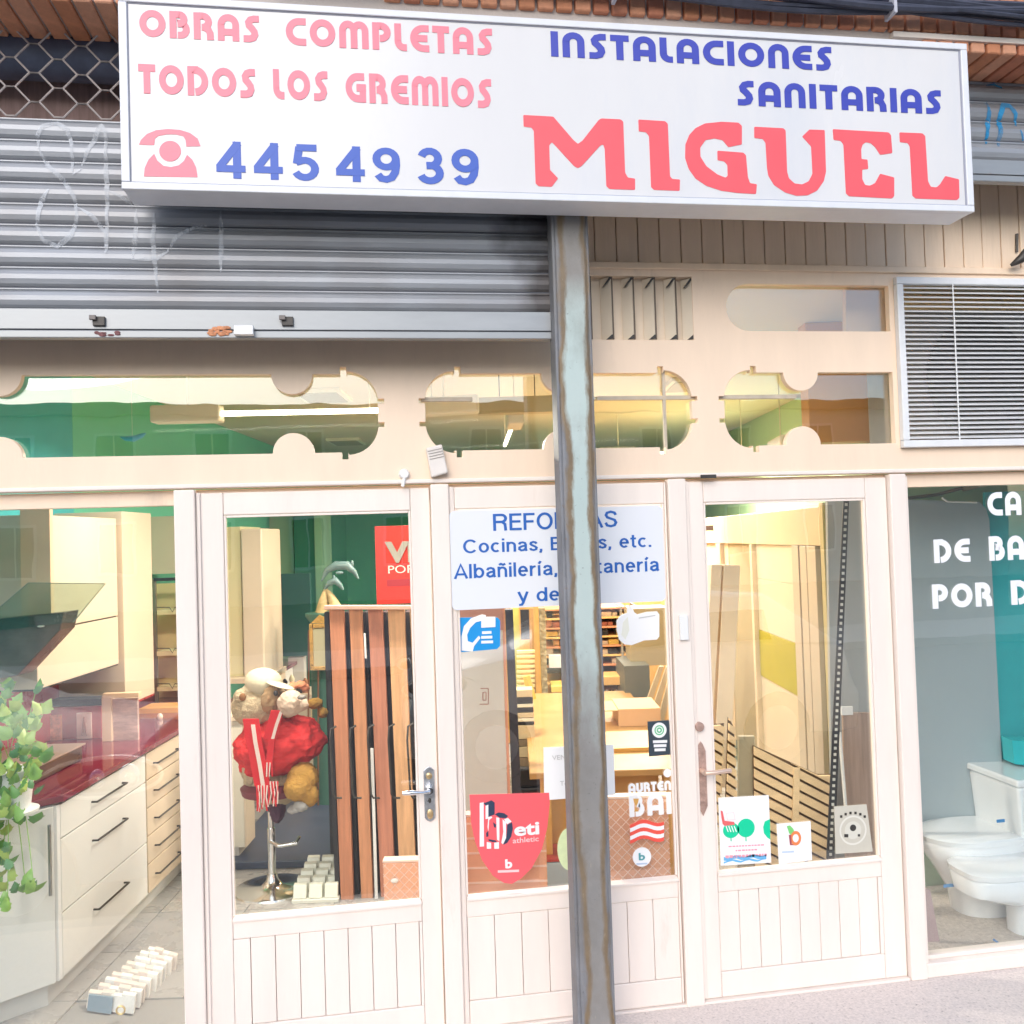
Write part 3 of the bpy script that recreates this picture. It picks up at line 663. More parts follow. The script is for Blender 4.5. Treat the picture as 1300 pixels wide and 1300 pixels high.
mb = MB(); b = P(511, 618, 0); mb.tube([a+Vector((0, -.012, -.015)), b+Vector((0, -.014, 0))], .007, 8); make('stem', mb, WHITEP, t)
q0 = P(861, 781, -.012); q1 = P(873, 812, -.012)
mb = MB(); mb.box(q0.x, q1.x, -.030, -.0125, q1.z, q0.z); tag(make('door_contact', mb, WHITEP, bevel=.004), 'small white plastic contact block on the mullion left of the right door', 'door sensor')
q0 = P(889, 603, -.01); q1 = P(908, 607, -.01)
mb = MB(); mb.box(q0.x, q1.x, -.022, -.0105, q1.z, q0.z); tag(make('door_catch', mb, DKMET), 'tiny dark metal catch under the transom above the right door', 'catch')
# dark hook at far right
t = thing('camera_bracket', 'black metal bracket poking in at the right edge on the boards', 'bracket', P(1297, 330, 0))
mb = MB(); mb.tube([P(1303, 318, -.06), P(1296, 329, -.06), P(1288, 334, -.05), P(1283, 337, -.04)], [.014, .02, .012, .006], 8); make('arm', mb, DKMET, t, smooth=True)
mb = MB(); mb.tube([P(1291, 297, -.004), P(1291, 320, -.004)], .006, 6); make('bolt', mb, DKMET, t)

# ================================================================ SHUTTERS
def shutter(x0, x1, zbar0, zbar1, ztop, pitch, label, lattice):
    t = thing('roller_shutter', label, 'roller shutter', ((x0+x1)/2, -.24, zbar0))
    pf = [(0, .008), (.003, .001), (.012, -.006), (.028, -.0105), (.044, -.010), (.056, -.005), (.062, .0005), (.0665, -.003), (.0705, -.003), (.0735, .008)]
    n = int(round((ztop-zbar1)/pitch)); pitch = (ztop-zbar1)/n
    for i in range(n):
        z = zbar1+i*pitch; mb = MB(); prof = [(z+a*pitch/.0738, -.24+b) for a, b in pf]
        full = prof+[(prof[-1][0], -.228), (prof[0][0], -.228)]
        mb.prism([Vector((x0, yy, zz)) for zz, yy in full], (x1-x0, 0, 0)); make('slat', mb, SHUT, t)
        mb = MB(); mb.box(x0, x1, -.2415, -.236, z-.0028, z+.0018); make('seam', mb, SEAM, t)
    mb = MB(); mb.box(x0, x1, -.258, -.226, zbar0+.030, zbar1-.003); make('bottom_bar', mb, ALUB, t, bevel=.002)
    mb = MB(); mb.box(x0, x1, -.252, -.226, zbar0+.0265, zbar0+.0297); make('seam', mb, SEAM, t)
    mb = MB(); mb.box(x0, x1, -.260, -.222, zbar0, zbar0+.026); make('bottom_bar', mb, ALUB, t, bevel=.003)
    if lattice:
        mt = mat('lattice_steel', (.50, .45, .43), .45, metal=.4, var=.15, scale=20)
        P_ = .155; A_ = .0255; xs0 = P(40/2.889, 410/2.889, -.24).x
        for k in range(6):
            zc = ztop+.005+A_+k*2*A_; pts = []; ph = 1 if k % 2 == 0 else -1
            i = -20
            while True:
                xx = xs0+(i)*P_/2
                s_ = -ph if i % 2 == 0 else ph
                if xx > x1: break
                if xx > x0:
                    pts += [(xx-P_*.10, -.240, zc+s_*A_), (xx+P_*.10, -.240, zc+s_*A_)]
                i += 1
            mb = MB(); mb.tube(pts, .0036, 6); make('lattice_bar', mb, mt, t, smooth=True)
        mb = MB(); mb.tube([(x0, -.12, 3.68), (x1, -.12, 3.68)], .085, 16); make('roller', mb, mat('roller_dark', (.09, .11, .17), .6, var=.3), t, smooth=True)
    return t, pf, pitch
sh, pf, pitch = shutter(-2.34, .690, 2.631, 2.735, 3.398, .0738, 'large grey roller shutter half lowered at the left, chalky white graffiti on its slats', True)
def drape(z, zbar1, pitch):
    a = ((z-zbar1) % pitch)/pitch*.0738
    for (a0, b0), (a1, b1) in zip(pf, pf[1:]):
        if a0 <= a <= a1: return -.24+b0+(b1-b0)*(a-a0)/(a1-a0+1e-9)
    return -.24
def graffiti(par, strokes, m, wd, zbar1, pitch, name='graffiti'):
    for st in strokes:
        pts = [P(px, py, -.25) for px, py in st]; dense = []
        for a, b in zip(pts, pts[1:]):
            n = max(2, int((b-a).length/.008))
            dense += [a.lerp(b, i/n) for i in range(n)]
        dense.append(pts[-1]); mb = MB(); vs = []
        for i, p in enumerate(dense):
            d = dense[min(i+1, len(dense)-1)]-dense[max(i-1, 0)]; d.y = 0
            if d.length < 1e-6: d = Vector((1, 0, 0))
            d.normalize(); nn_ = Vector((-d.z, 0, d.x)); e = wd*(.75+.5*abs(sin(i*.11)))*min(1, .35+min(i, len(dense)-1-i)*.12)
            for s in (-1, 1):
                q = p+nn_*s*e; vs.append(Vector((q.x, drape(q.z, zbar1, pitch)-.0028, q.z)))
        mb.add(vs, [(2*i, 2*i+1, 2*i+3, 2*i+2) for i in range(len(dense)-1)]); make(name, mb, m, par)
def spray(name, col, dens=.6):
    m = bpy.data.materials.new(name); m.use_nodes = True; n = m.node_tree.nodes; L = m.node_tree.links
    b = n['Principled BSDF']; b.inputs['Base Color'].default_value = (*col, 1); b.inputs['Roughness'].default_value = .8
    tc = n.new('ShaderNodeTexCoord'); no = n.new('ShaderNodeTexNoise'); no.inputs['Scale'].default_value = 14; no.inputs['Detail'].default_value = 8
    L.new(tc.outputs['Object'], no.inputs['Vector']); mr = n.new('ShaderNodeMapRange'); mr.inputs[1].default_value = .35; mr.inputs[2].default_value = .7; mr.inputs[3].default_value = dens*.35; mr.inputs[4].default_value = dens
    L.new(no.outputs['Fac'], mr.inputs[0]); L.new(mr.outputs[0], b.inputs['Alpha']); return m
GW = spray('white_spray', (.80, .83, .87), .62)
graffiti(sh, [[(50, 190), (47, 172), (55, 160), (72, 156), (86, 165), (91, 185), (92, 218)], [(48, 188), (55, 200), (62, 212), (80, 228), (94, 250), (98, 275), (90, 300), (72, 312), (55, 305), (46, 285), (52, 255), (62, 240)],
              [(103, 210), (112, 190), (122, 172), (128, 158), (134, 168), (134, 205), (136, 250), (135, 300), (134, 322)], [(92, 222), (104, 214)], [(98, 262), (118, 275), (135, 298)],
              [(137, 242), (155, 250), (168, 262)], [(173, 265), (172, 300), (168, 330)], [(196, 270), (194, 305), (198, 350), (200, 372)], [(212, 318), (225, 300), (245, 288), (262, 286)], [(168, 330), (200, 328), (214, 318)],
              [(280, 268), (281, 300), (280, 345)]], GW, .0065, 2.735, pitch)
# bits fixed to the bottom bar
for px in (127, 366):
    q = P(px, 409, -.26); t = thing('shutter_bolt', 'dark worn slide bolt on the shutter bar, the %s of two' % ('left' if px < 200 else 'right'), 'bolt', q, 'slide bolts on the shutter bar')
    mb = MB(); mb.box(q.x-.022, q.x+.018, -.270, -.2585, q.z-.014, q.z+.018); make('body', mb, DKMET, t, bevel=.002)
    mb = MB(); mb.box(q.x-.030, q.x-.008, -.282, -.2705, q.z+.004, q.z+.020); make('latch', mb, mat('worn_iron', (.2, .18, .17), .6, metal=.5), t, bevel=.002)
q = P(310, 420, -.262); mb = MB(); mb.box(q.x-.032, q.x+.034, -.290, -.261, q.z-.019, q.z+.014); tag(make('lock_box', mb, WHITEP, bevel=.003), 'white plastic lock block clamped on the shutter bottom bar', 'lock block')
q = P(277, 420, -.262); mb = MB(); random.seed(3)
for i in range(16): mb.ball((q.x+random.uniform(-.045, .04), -.263, q.z+random.uniform(-.014, .012)), random.uniform(.006, .016), .003, random.uniform(.004, .008), 8, 5)
make('rust_patch', mb, mat('orange_rust', (.62, .27, .14), .9, var=.35, scale=60, bump=.5, bscale=150), sh)
q = P(137, 424, -.262); mb = MB()
for i in range(9): mb.ball((q.x+random.uniform(-.04, .04), -.262, q.z+random.uniform(-.004, .006)), random.uniform(.006, .014), .002, random.uniform(.003, .006), 8, 5)
make('rust_patch', mb, mat('brown_rust', (.20, .09, .09), .9, var=.35, scale=60), sh)
sh2, _, pitch2 = shutter(2.33, 3.94, 3.279, 3.372, 3.70, .0738, 'narrow visible strip of the rolled-up right shutter with blue spray letters', False)
graffiti(sh2, [[(1254, 128), (1256, 150), (1252, 172)], [(1252, 108), (1262, 106), (1272, 112)], [(1268, 172), (1270, 145), (1274, 133), (1282, 134), (1289, 145), (1291, 160)], [(1254, 160), (1253, 182)], [(1272, 150), (1268, 186)], [(1295, 165), (1300, 178)]],
         spray('blue_spray', (.03, .30, .60), 1.0), .009, 3.372, pitch2)

# ---- steel post between the shutters
def post_mat():
    m = bpy.data.materials.new('weathered_post_steel'); m.use_nodes = True; n = m.node_tree.nodes; L = m.node_tree.links; b = n['Principled BSDF']
    g = n.new('ShaderNodeNewGeometry'); sp = n.new('ShaderNodeSeparateXYZ'); L.new(g.outputs['Position'], sp.inputs[0])
    def noise(sc, det, st=(1, 1, 1)):
        mp = n.new('ShaderNodeMapping'); mp.inputs['Scale'].default_value = st; L.new(g.outputs['Position'], mp.inputs[0])
        k = n.new('ShaderNodeTexNoise'); k.inputs['Scale'].default_value = sc; k.inputs['Detail'].default_value = det; k.inputs['Roughness'].default_value = .65; L.new(mp.outputs[0], k.inputs['Vector']); return k.outputs['Fac']
    def math_(op, a, b_=None, c=None):
        k = n.new('ShaderNodeMath'); k.operation = op
        for i, v in enumerate((a, b_, c)):
            if v is None: continue
            if isinstance(v, (int, float)): k.inputs[i].default_value = v
            else: L.new(v, k.inputs[i])
        return k.outputs[0]
    def mr(v, a, b_, c=0, d=1):
        k = n.new('ShaderNodeMapRange'); k.inputs[1].default_value = a; k.inputs[2].default_value = b_; k.inputs[3].default_value = c; k.inputs[4].default_value = d; L.new(v, k.inputs[0]); return k.outputs[0]
    def mix(f, a, b_):
        k = n.new('ShaderNodeMix'); k.data_type = 'RGBA'; L.new(f, k.inputs[0])
        for i, v in ((6, a), (7, b_)):
            if isinstance(v, tuple): k.inputs[i].default_value = (*v, 1)
            else: L.new(v, k.inputs[i])
        return k.outputs[2]
    dx = math_('ABSOLUTE', math_('SUBTRACT', sp.outputs['X'], .766))
    edge = math_('MULTIPLY_ADD', noise(8, 7, (1, 1, .3)), .10, dx)          # wobbling margin of the paint
    steel = mix(noise(9, 8, (1, 1, .5)), (.09, .095, .11), (.34, .345, .36))
    steel = mix(mr(noise(28, 6), .62, .75), steel, (.25, .15, .09))
    rust = mix(noise(14, 6), (.13, .09, .055), (.32, .24, .15))
    paint = mix(noise(5, 6, (1, 1, .6)), (.42, .53, .51), (.56, .63, .59))
    worn = mr(math_('MULTIPLY_ADD', noise(3.2, 8, (1, 1, .5)), .9, math_('MULTIPLY', sp.outputs['Z'], -.62)), -.62, -.30)   # lower down the paint is rubbed away
    top = mr(sp.outputs['Z'], 2.72, 2.86)
    bare = math_('MAXIMUM', worn, top)
    centre = mix(bare, paint, mix(noise(6, 7), (.20, .20, .195), (.36, .335, .31)))
    rim = mix(mr(edge, .076, .090), centre, rust)
    c = mix(mr(edge, .098, .110), rim, steel)
    c = mix(mr(noise(75, 4), .66, .74, 0, .5), c, (.055, .045, .04))          # pits
    c = mix(mr(noise(48, 5, (1, 1, .3)), .66, .76, 0, .5), c, (.46, .40, .30))   # scratches down to primer
    c = mix(mr(noise(2.6, 7, (1, 1, .6)), .50, .70, 0, .55), c, (.17, .15, .12)) # grime
    L.new(c, b.inputs['Base Color']); b.inputs['Roughness'].default_value = .62; b.inputs['Metallic'].default_value = .15
    bp = n.new('ShaderNodeBump'); bp.inputs['Strength'].default_value = .5; bp.inputs['Distance'].default_value = .003; L.new(noise(35, 8), bp.inputs['Height']); L.new(bp.outputs[0], b.inputs['Normal'])
    return m
PM = post_mat()
t = thing('steel_post', 'weathered steel shutter post with peeling pale green paint and rust in front of the shop', 'post', (.76, -.29, 0))
pbox('web', .700, .820, -.325, -.252, 0, 3.70, PM, t, .012)
for a in ((.690, .703), (.817, .829)): pbox('flange', a[0], a[1], -.318, -.226, 0.001, 3.699, PM, t, .004)
pbox('base_plate', .66, .86, -.36, -.21, 0, .012, RUST, t)

# ================================================================ THE SIGN
sg = thing('shop_sign', 'long white light box sign with red and blue lettering hung over the shopfront', 'shop sign', (.76, -.41, 3.066))
SX0, SX1, SZ0, SZ1, SY = -.760, 2.282, 3.066, 3.709, -.48
SIGNF = mat('sign_acrylic', (.715, .70, .69), .22, var=.03, scale=1.6, stretch=(1, 1, .35), dirt=(.64, .65, .68), dscale=2, dlo=.5, dhi=.8)
SIGNM = mat('sign_frame_white', (.74, .75, .78), .35, var=.04, scale=12, dirt=(.5, .46, .42), dscale=14, dlo=.68, dhi=.82)
pbox('panel', SX0+.028, SX1-.028, SY+.004, SY+.02, SZ0+.026, SZ1-.026, SIGNF, sg, 0)
pbox('casing', SX0+.002, SX1-.002, SY+.021, -.335, SZ0+.001, SZ1-.001, SIGNM, sg, .003)
pbox('frame', SX0, SX1, SY-.004, SY+.020, SZ0, SZ0+.024, SIGNM, sg, .003)
pbox('frame', SX0, SX1, SY-.004, SY+.020, SZ1-.024, SZ1, SIGNM, sg, .003)
pbox('frame', SX0, SX0+.027, SY-.004, SY+.020, SZ0+.0245, SZ1-.0245, SIGNM, sg, .003)
pbox('frame', SX1-.027, SX1, SY-.004, SY+.020, SZ0+.0245, SZ1-.0245, SIGNM, sg, .003)
SEAMC = mat('sign_seam', (.33, .34, .42), .6)
for a in ((SX0+.0275, SX1-.0275, SZ0+.0245, SZ0+.0275), (SX0+.0275, SX1-.0275, SZ1-.0275, SZ1-.0245), (SX0+.0275, SX0+.0300, SZ0+.028, SZ1-.028), (SX1-.033, SX1-.0275, SZ0+.028, SZ1-.028)):
    pbox('seam', a[0], a[1], SY+.002, SY+.0035, a[2], a[3], SEAMC, sg, 0)
for x in (0, 1.5):
    pbox('bracket', x, x+.04, -.334, -.20, SZ1-.10, SZ1-.06, DKMET, sg)
YS = SY+.0038
def line(txt, pxs, pxe, ptop, pbot, m, **k):
    a = P(*pxs, YS); b = P(*pxe, YS); h = P(*ptop, YS).z-P(*pbot, YS).z
    z = P(*pbot, YS).z
    mb = MB(); word(mb, txt, (a.x, YS, z), (b.x, YS, z), h, **k); make('lettering', mb, m, sg)
line('OBRAS', (177, 47), (330, 54), (190, 12.5), (190, 47), LETP)
line('COMPLETAS', (363, 57), (626, 69), (380, 23), (380, 58), LETP)
line('TODOS', (176, 119), (325, 123), (200, 82), (200, 119.5), LETP)
line('LOS', (347, 125), (417, 127), (355, 88), (355, 126), LETP)
line('GREMIOS', (439, 130), (625, 137), (460, 93), (460, 130.5), LETP)
line('INSTALACIONES', (699.5, 72), (1057, 92), (705, 40), (705, 72), LETB)
line('SANITARIAS', (936, 134), (1196, 145), (955, 103), (955, 134.5), LETB)
for txt, a, b, tp, bt in (('445', (275, 227), (405, 229), (300, 180), (300, 227)), ('49', (427, 231), (509, 232), (450, 186), (450, 231)), ('39', (530, 234), (609, 235), (560, 188), (560, 234.5))):
    p = P(*a, YS); q = P(*b, YS); h = P(*tp, YS).z-P(*bt, YS).z; z = P(*bt, YS).z
    mb = MB(); word(mb, txt, (p.x, YS, z), (q.x, YS, z), h, thick=.185, gap=.19); make('lettering', mb, LETB2, sg)
def z6(L): return [(640+x/4.333, 120+y/4.333) for x, y in L]
def z7(L): return [(930+x/4.194, 130+y/4.194) for x, y in L]
def z3(L): return [(850+x/2.889, y/2.889) for x, y in L]
def rnd(L, r=1.3):     # round corners of a measured outline a little
    out = []; n = len(L)
    for i in range(n):
        a, b, c = Vector(L[i-1]), Vector(L[i]), Vector(L[(i+1) % n])
        d1 = min(r, (a-b).length*.4); d2 = min(r, (c-b).length*.4)
        out += [tuple(b+(a-b).normalized()*d1), tuple(b+((a-b).normalized()*d1+(c-b).normalized()*d2)*.22), tuple(b+(c-b).normalized()*d2)]
    return out
MIG = [z6([(105,113),(270,122),(380,250),(405,272),(430,255),(520,140),(535,132),(640,137),(655,150),(665,430),(680,457),(720,463),(720,525),(580,520),(562,505),(553,300),(545,275),(530,280),(425,395),(405,405),(385,395),(280,280),(262,262),(248,280),(252,415),(297,462),(262,508),(190,505),(173,490),(163,200),(150,182),(107,177)]),
 z6([(738,138),(885,147),(900,162),(912,450),(925,465),(967,468),(965,530),(825,525),(808,510),(797,230),(780,208),(740,203)]),
 z3([(252,450),(265,462),(265,530),(215,540),(195,515),(165,508),(132,514),(112,542),(113,575),(135,610),(175,640),(205,652),(213,645),(212,606),(200,592),(176,588),(175,553),(270,560),(280,570),(287,650),(295,672),(320,676),(317,712),(250,708),(190,700),(135,682),(95,655),(70,620),(57,580),(58,530),(72,495),(95,470),(130,453),(190,447)]),
 z7([(115,130),(270,138),(282,150),(290,370),(300,405),(330,432),(370,437),(405,420),(425,380),(418,235),(370,182),(408,145),(490,148),(497,370),(485,420),(450,470),(400,495),(340,498),(280,480),(220,440),(190,390),(183,350),(175,215),(160,195),(115,190)]),
 z7([(533,143),(830,160),(843,175),(850,270),(785,280),(760,240),(735,218),(710,212),(692,225),(684,250),(686,302),(718,305),(722,355),(690,358),(690,410),(705,440),(730,444),(758,430),(772,405),(785,380),(860,400),(860,500),(848,512),(620,500),(603,485),(590,225),(575,205),(537,200)]),
 z7([(888,160),(1010,165),(1025,180),(1040,420),(1055,450),(1085,453),(1105,435),(1132,392),(1205,410),(1207,508),(1195,520),(975,512),(957,497),(943,235),(932,217),(890,212)])]
for lp in MIG:
    lp = rnd(lp); q = [P(x, y, YS) for x, y in lp]
    mb = MB(); loops_mesh(mb, [[(v.x, v.z) for v in q]], lambda u, v: Vector((u, YS, v)), (0, -.0012, 0)); make('letter', mb, LETR, sg)
def z5(L): return [(150+x/5.2, y/5.2) for x, y in L]
tel = z5([(138,955),(150,925),(190,885),(250,860),(330,852),(410,858),(475,878),(525,915),(545,965),(450,968),(445,925),(430,900),(385,888),(320,887),(265,898),(243,915),(238,958)])
base = z5([(170,1165),(175,1110),(200,1055),(238,1015),(258,1060),(300,1095),(350,1103),(400,1092),(435,1062),(455,1022),(490,1055),(515,1105),(525,1170)])
dial = [(150+(343+72*cos(a*pi/14))/5.2, (998+68*sin(a*pi/14))/5.2) for a in range(28)]
mb = MB()
for lp in (tel, base, dial):
    q = [P(x, y, YS) for x, y in lp]; loops_mesh(mb, [[(v.x, v.z) for v in q]], lambda u, v: Vector((u, YS, v)), (0, -.0012, 0))
make('telephone_symbol', mb, LETP, sg)
# ================================================================ THE SHOP ROOM
def fr(x0, x1, y0, y1, t):           # measured rectangle across the room -> room coordinates a0,a1,z0,z1
    ym = (y0+y1)/2; xm = (x0+x1)/2
    return F(x0, ym, t).dot(RH), F(x1, ym, t).dot(RH), F(xm, y1, t).z, F(xm, y0, t).z
def fbox(name, x0, x1, y0, y1, t, th, m, par=None, bev=.002, label=None, z0=None):
    a0, a1, b0_, b1_ = fr(x0, x1, y0, y1, t)
    if z0 is not None: b0_ = z0
    mb = MB(); mb.ibox(a0, a1, CB+t, CB+t+th, b0_, b1_); return make(name, mb, m, par, bevel=bev, label=label)
def ib(name, a0, a1, t0, t1, z0, z1, m, par=None, bev=.002):
    mb = MB(); mb.ibox(a0, a1, CB+t0, CB+t1, z0, z1); return make(name, mb, m, par, bevel=bev)
CEIL = 2.98; LW = -2.02; RW = 2.95; BT = 14.0
TEAL = mat('teal_wall_paint', (.05, .46, .50), .7, var=.06, scale=2)
GREEN = mat('green_wall_paint', (.14, .62, .42), .7, var=.05, scale=2)
LIME = mat('pale_green_wall', (.40, .58, .34), .7, var=.05, scale=2)
CEILM = mat('cream_ceiling', (.74, .68, .52), .8, var=.03, scale=2)
ORANGE = mat('orange_partition', (.80, .42, .13), .5, var=.06, scale=3)
CREAMC = mat('cream_cabinet', (.70, .58, .44), .35, var=.04, scale=3)
WHITEC = mat('white_cabinet', (.80, .80, .77), .3)
PEACH = mat('peach_panel', (.84, .60, .40), .4, var=.03, scale=3)
REDTOP = mat('wine_red_worktop', (.20, .025, .05), .15, var=.1, scale=20, coat=.5)
REDW = mat('red_backsplash', (.45, .05, .05), .3, var=.2, scale=5)
BLK = mat('black_plastic', (.02, .02, .024), .4)
GREYP = mat('light_grey_panel', (.60, .57, .53), .5, var=.02, scale=3)
fl = MB(); fl.add([I(LW, -1.1, .008), I(RW+1.6, -1.1, .008), I(RW+1.6, BT+CB, .008), I(LW, BT+CB, .008)], [(0, 1, 2, 3)])
# floor: tiles laid in the room direction, clipped behind the shopfront
flo = MB(); q = [Vector((-2.6, .088, -.02)), Vector((4.6, .088, -.02)), Vector((4.6, 12.5, -.02)), Vector((-2.6, 12.5, -.02))]; flo.prism(q, (0, 0, .022))
floor = struct('floor', flo, mat('floor_grout', (.28, .27, .26), .8))
TILEM = [mat('grey_floor_tile_%d' % i, c, .28, var=.10, scale=5, bump=.05) for i, c in enumerate([(.33, .32, .31), (.30, .295, .29), (.36, .345, .33)])]
tb = {}
for ia in range(-7, 14):
    for ibb in range(-3, 13):
        a = LW+(ia+5)*.45; b = -.75+ibb*.45
        c = I(a, b, 0)
        if a < LW-.1 or a > RW+1.5 or c.y < .33 or b > 4.6 or c.x > 4.3: continue
        k = random.choice((0, 1, 2))
        if k not in tb:
            m_ = bpy.data.meshes.new('tile'); B = MB(); B.ibox(-.223, .223, -.223, .223, -.003, .006); m_.from_pydata(B.v, [], B.f); m_.materials.append(TILEM[k]); tb[k] = m_
        o = bpy.data.objects.new('tile', tb[k]); C.objects.link(o); o.parent = floor; o.location = Vector((c.x, c.y, .003))-floor.location
def wallbox(name, a0, a1, t0, t1, z0, z1, m, kind=True):
    mb = MB(); mb.ibox(a0, a1, CB+t0, CB+t1, z0, z1); return struct(name, mb, m)
wallbox('wall_left', LW-.1, LW, 3.2, 5.32, 0, CEIL+.1, TEAL); wallbox('wall_left', LW-.1, LW, 5.322, BT, 0, CEIL+.1, GREEN)
wallbox('wall_back', LW-.1, RW+.1, BT, BT+.1, 0, CEIL+.1, GREEN)
wallbox('wall_right', RW, RW+.1, 4.9, BT, 0, CEIL+.1, LIME)
mb = MB(); mb.box(-3.4, 6.2, .10, 12.6, CEIL, CEIL+.06); struct('ceiling', mb, CEILM)
mb = MB(); mb.box(4.0, 4.06, .3, 2.2, 0, CEIL); struct('wall_side', mb, LIME)
# corner pillar, partition of the right display window
a0 = F(-90, 530, 5.1).dot(RH); a1 = F(84, 530, 5.1).dot(RH)
a0 = F(1112, 650, 4.75).dot(RH)
wallbox('partition_wall', a0, 4.3, 4.78, 4.86, 0, 2.34, LIME)
a0 = F(1026, 520, 4.75).dot(RH)
wallbox('partition_wall', a0, 4.3, 4.74, 4.86, 2.345, CEIL-.002, ORANGE)

# ---- ceiling lamps (middle tube lit; the others' light is added to brighten the room)
WARM = (1.0, .90, .78)
TUBE = mat('lit_tube', (1, .95, .8), .3, emit=(1, .90, .68), es=5.0)
LAMPB = mat('lamp_enamel', (.85, .80, .62), .4)
def area(name, loc, sx, sy, e, rot=None):
    l = bpy.data.lights.new(name, 'AREA'); l.shape = 'RECTANGLE'; l.size = sx; l.size_y = sy; l.energy = e*1.3; l.color = WARM
    o = bpy.data.objects.new(name, l); C.objects.link(o); o.location = loc; o.rotation_euler = (0, 0, -YAW); return o
def lamp_fixture(label, pc, p_end, e, drop, grp='fluorescent lamps on the shop ceiling'):
    """batten housing at pc with a bare tube running to p_end, hung from the ceiling"""
    t = thing('fluorescent_lamp', label, 'ceiling lamp', pc, grp)
    d = (p_end-pc).normalized(); s = Vector((-d.y, d.x, 0))
    mb = MB(); h = .045; L0 = .36
    pts = [pc-s*.05, pc+s*.05]
    mb.hexa([pc-s*.05+Vector((0, 0, -h)), pc+s*.05+Vector((0, 0, -h)), pc+s*.05+d*L0+Vector((0, 0, -h)), pc-s*.05+d*L0+Vector((0, 0, -h)), pc-s*.05+Vector((0, 0, h)), pc+s*.05+Vector((0, 0, h)), pc+s*.05+d*L0+Vector((0, 0, h)), pc-s*.05+d*L0+Vector((0, 0, h))])
    make('housing', mb, LAMPB, t, bevel=.012)
    mb = MB(); mb.tube([pc+d*L0, p_end], .014, 10); make('tube', mb, TUBE, t, smooth=True)
    for u in (.5, .95):
        q = pc.lerp(p_end, u) if u > .6 else pc+d*.18
        mb = MB(); mb.tube([q+Vector((0, 0, .02)), Vector((q.x, q.y, CEIL))], .004, 6); make('hanger', mb, LAMPB, t)
    mid = pc.lerp(p_end, .5)
    area('lamp_light', mid-Vector((0, 0, .08)), (p_end-pc).length, .12, e)
    return t
lamp_fixture('pale fluorescent batten hanging at the left behind the long transom', F(194, 527, 4.7), F(484, 521, 4.7), 22, .1)
lamp_fixture('fluorescent lamp hung lengthways over the middle of the shop, tube glowing', F(655, 528, 5.4), F(641, 565, 7.2), 38, .1)
lamp_fixture('fluorescent batten hung crossways behind the middle transom, partly hidden by the post', F(608, 513, 4.6), F(545, 517, 4.6), 24, .1)
lamp_fixture('added fluorescent lamp far back on the shop ceiling right of the post', F(760, 575, 8.2), F(930, 575, 8.2), 110, .1)  # unseen lamp, added to brighten the back of the shop
lamp_fixture('added fluorescent lamp behind the right hand door, above the display frame', F(1000, 560, 5.9), F(940, 590, 7.4), 6, .1)  # another unseen lamp, added to light the displays behind this door
tr = thing('light_track', 'long dull metal track crossing the ceiling behind the middle transom', 'track', F(705, 512, 5.15))
mb = MB(); mb.tube([F(540, 516, 5.3), F(610, 511, 5.3)], .016, 8); mb.tube([F(745, 506, 5.3), F(1024, 503, 5.3)], .012, 8); make('rod', mb, mat('track_metal', (.45, .40, .26), .4, metal=.4), tr)
fbox('channel', 606, 708, 503, 524, 5.2, .08, mat('track_channel', (.52, .46, .28), .4, metal=.2), tr)
for px in (634, 679): mb = MB(); q = F(px, 503, 5.24); mb.tube([q, Vector((q.x, q.y, CEIL))], .003, 6); make('wire', mb, DKMET, tr)
PANL = mat('ceiling_diffuser', (.40, .34, .22), .5)
for k, (c, lab) in enumerate((((415, 545), 'square grey ceiling vent, right of the left hanging batten'), ((385, 486), 'square grey ceiling vent nearest the shutter, half hidden by the fretwork'), ((760, 555), 'square grey ceiling vent right of the post'), ((850, 480), 'square grey ceiling vent at the round end of the middle transom'))):
    p = G(c[0]+25, c[1]+(14 if k != 3 else 6), CEIL-.001); t = thing('ceiling_vent', lab, 'ceiling vent', p, 'square vents in the shop ceiling')
    a, b, _ = toI(p)
    mb = MB(); mb.ibox(a-.17, a+.17, b-.25, b+.25, CEIL-.03, CEIL-.001); make('frame', mb, LAMPB, t, bevel=.004)
    mb = MB(); mb.ibox(a-.14, a+.14, b-.22, b+.22, CEIL-.034, CEIL-.0305); make('diffuser', mb, PANL, t)

# ---- kitchen run on the left wall
AF = -1.40; T0 = 3.86
kc = thing('kitchen_unit', 'white kitchen base units with slim bar handles under a wine red worktop, left window', 'kitchen units', I(AF, CB+T0, 0))
def foot(off, z0, z1, tend=8.2):
    c = [(AF+off, T0+off*.4), (AF+off, tend), (LW, tend), (LW, 3.46), (AF-.38+off, 3.46+off*0), ]
    B = MB(); B.prism([I(a, CB+t, z0) for a, t in c], (0, 0, z1-z0)); return B
make('toe_kick', foot(-.05, .008, .10), mat('toe_kick_white', (.66, .66, .63), .4), kc)
make('carcass', foot(-.022, .101, .835), WHITEC, kc)
make('worktop', foot(.018, .842, .872), REDTOP, kc, bevel=.004)
HB = mat('black_bar_handle', (.06, .055, .05), .4, metal=.5); HG = mat('steel_bar_handle', (.45, .46, .46), .3, metal=.9)
def drawer(t0, t1, z0, z1, m, h=True):
    B = MB(); B.ibox(AF-.02, AF, CB+t0+.003, CB+t1-.003, z0+.003, z1-.003); d = make('drawer', B, m, kc, bevel=.002)
    if h:
        tm = (t0+t1)/2; hl = min(.16, (t1-t0)*.32); z = z1-.10 if z1-z0 > .2 else (z0+z1)/2
        B = MB(); B.tube([I(AF+.001, CB+tm-hl, z), I(AF+.026, CB+tm-hl, z), I(AF+.026, CB+tm+hl, z), I(AF+.001, CB+tm+hl, z)], .005, 6); make('handle', B, HB, d)
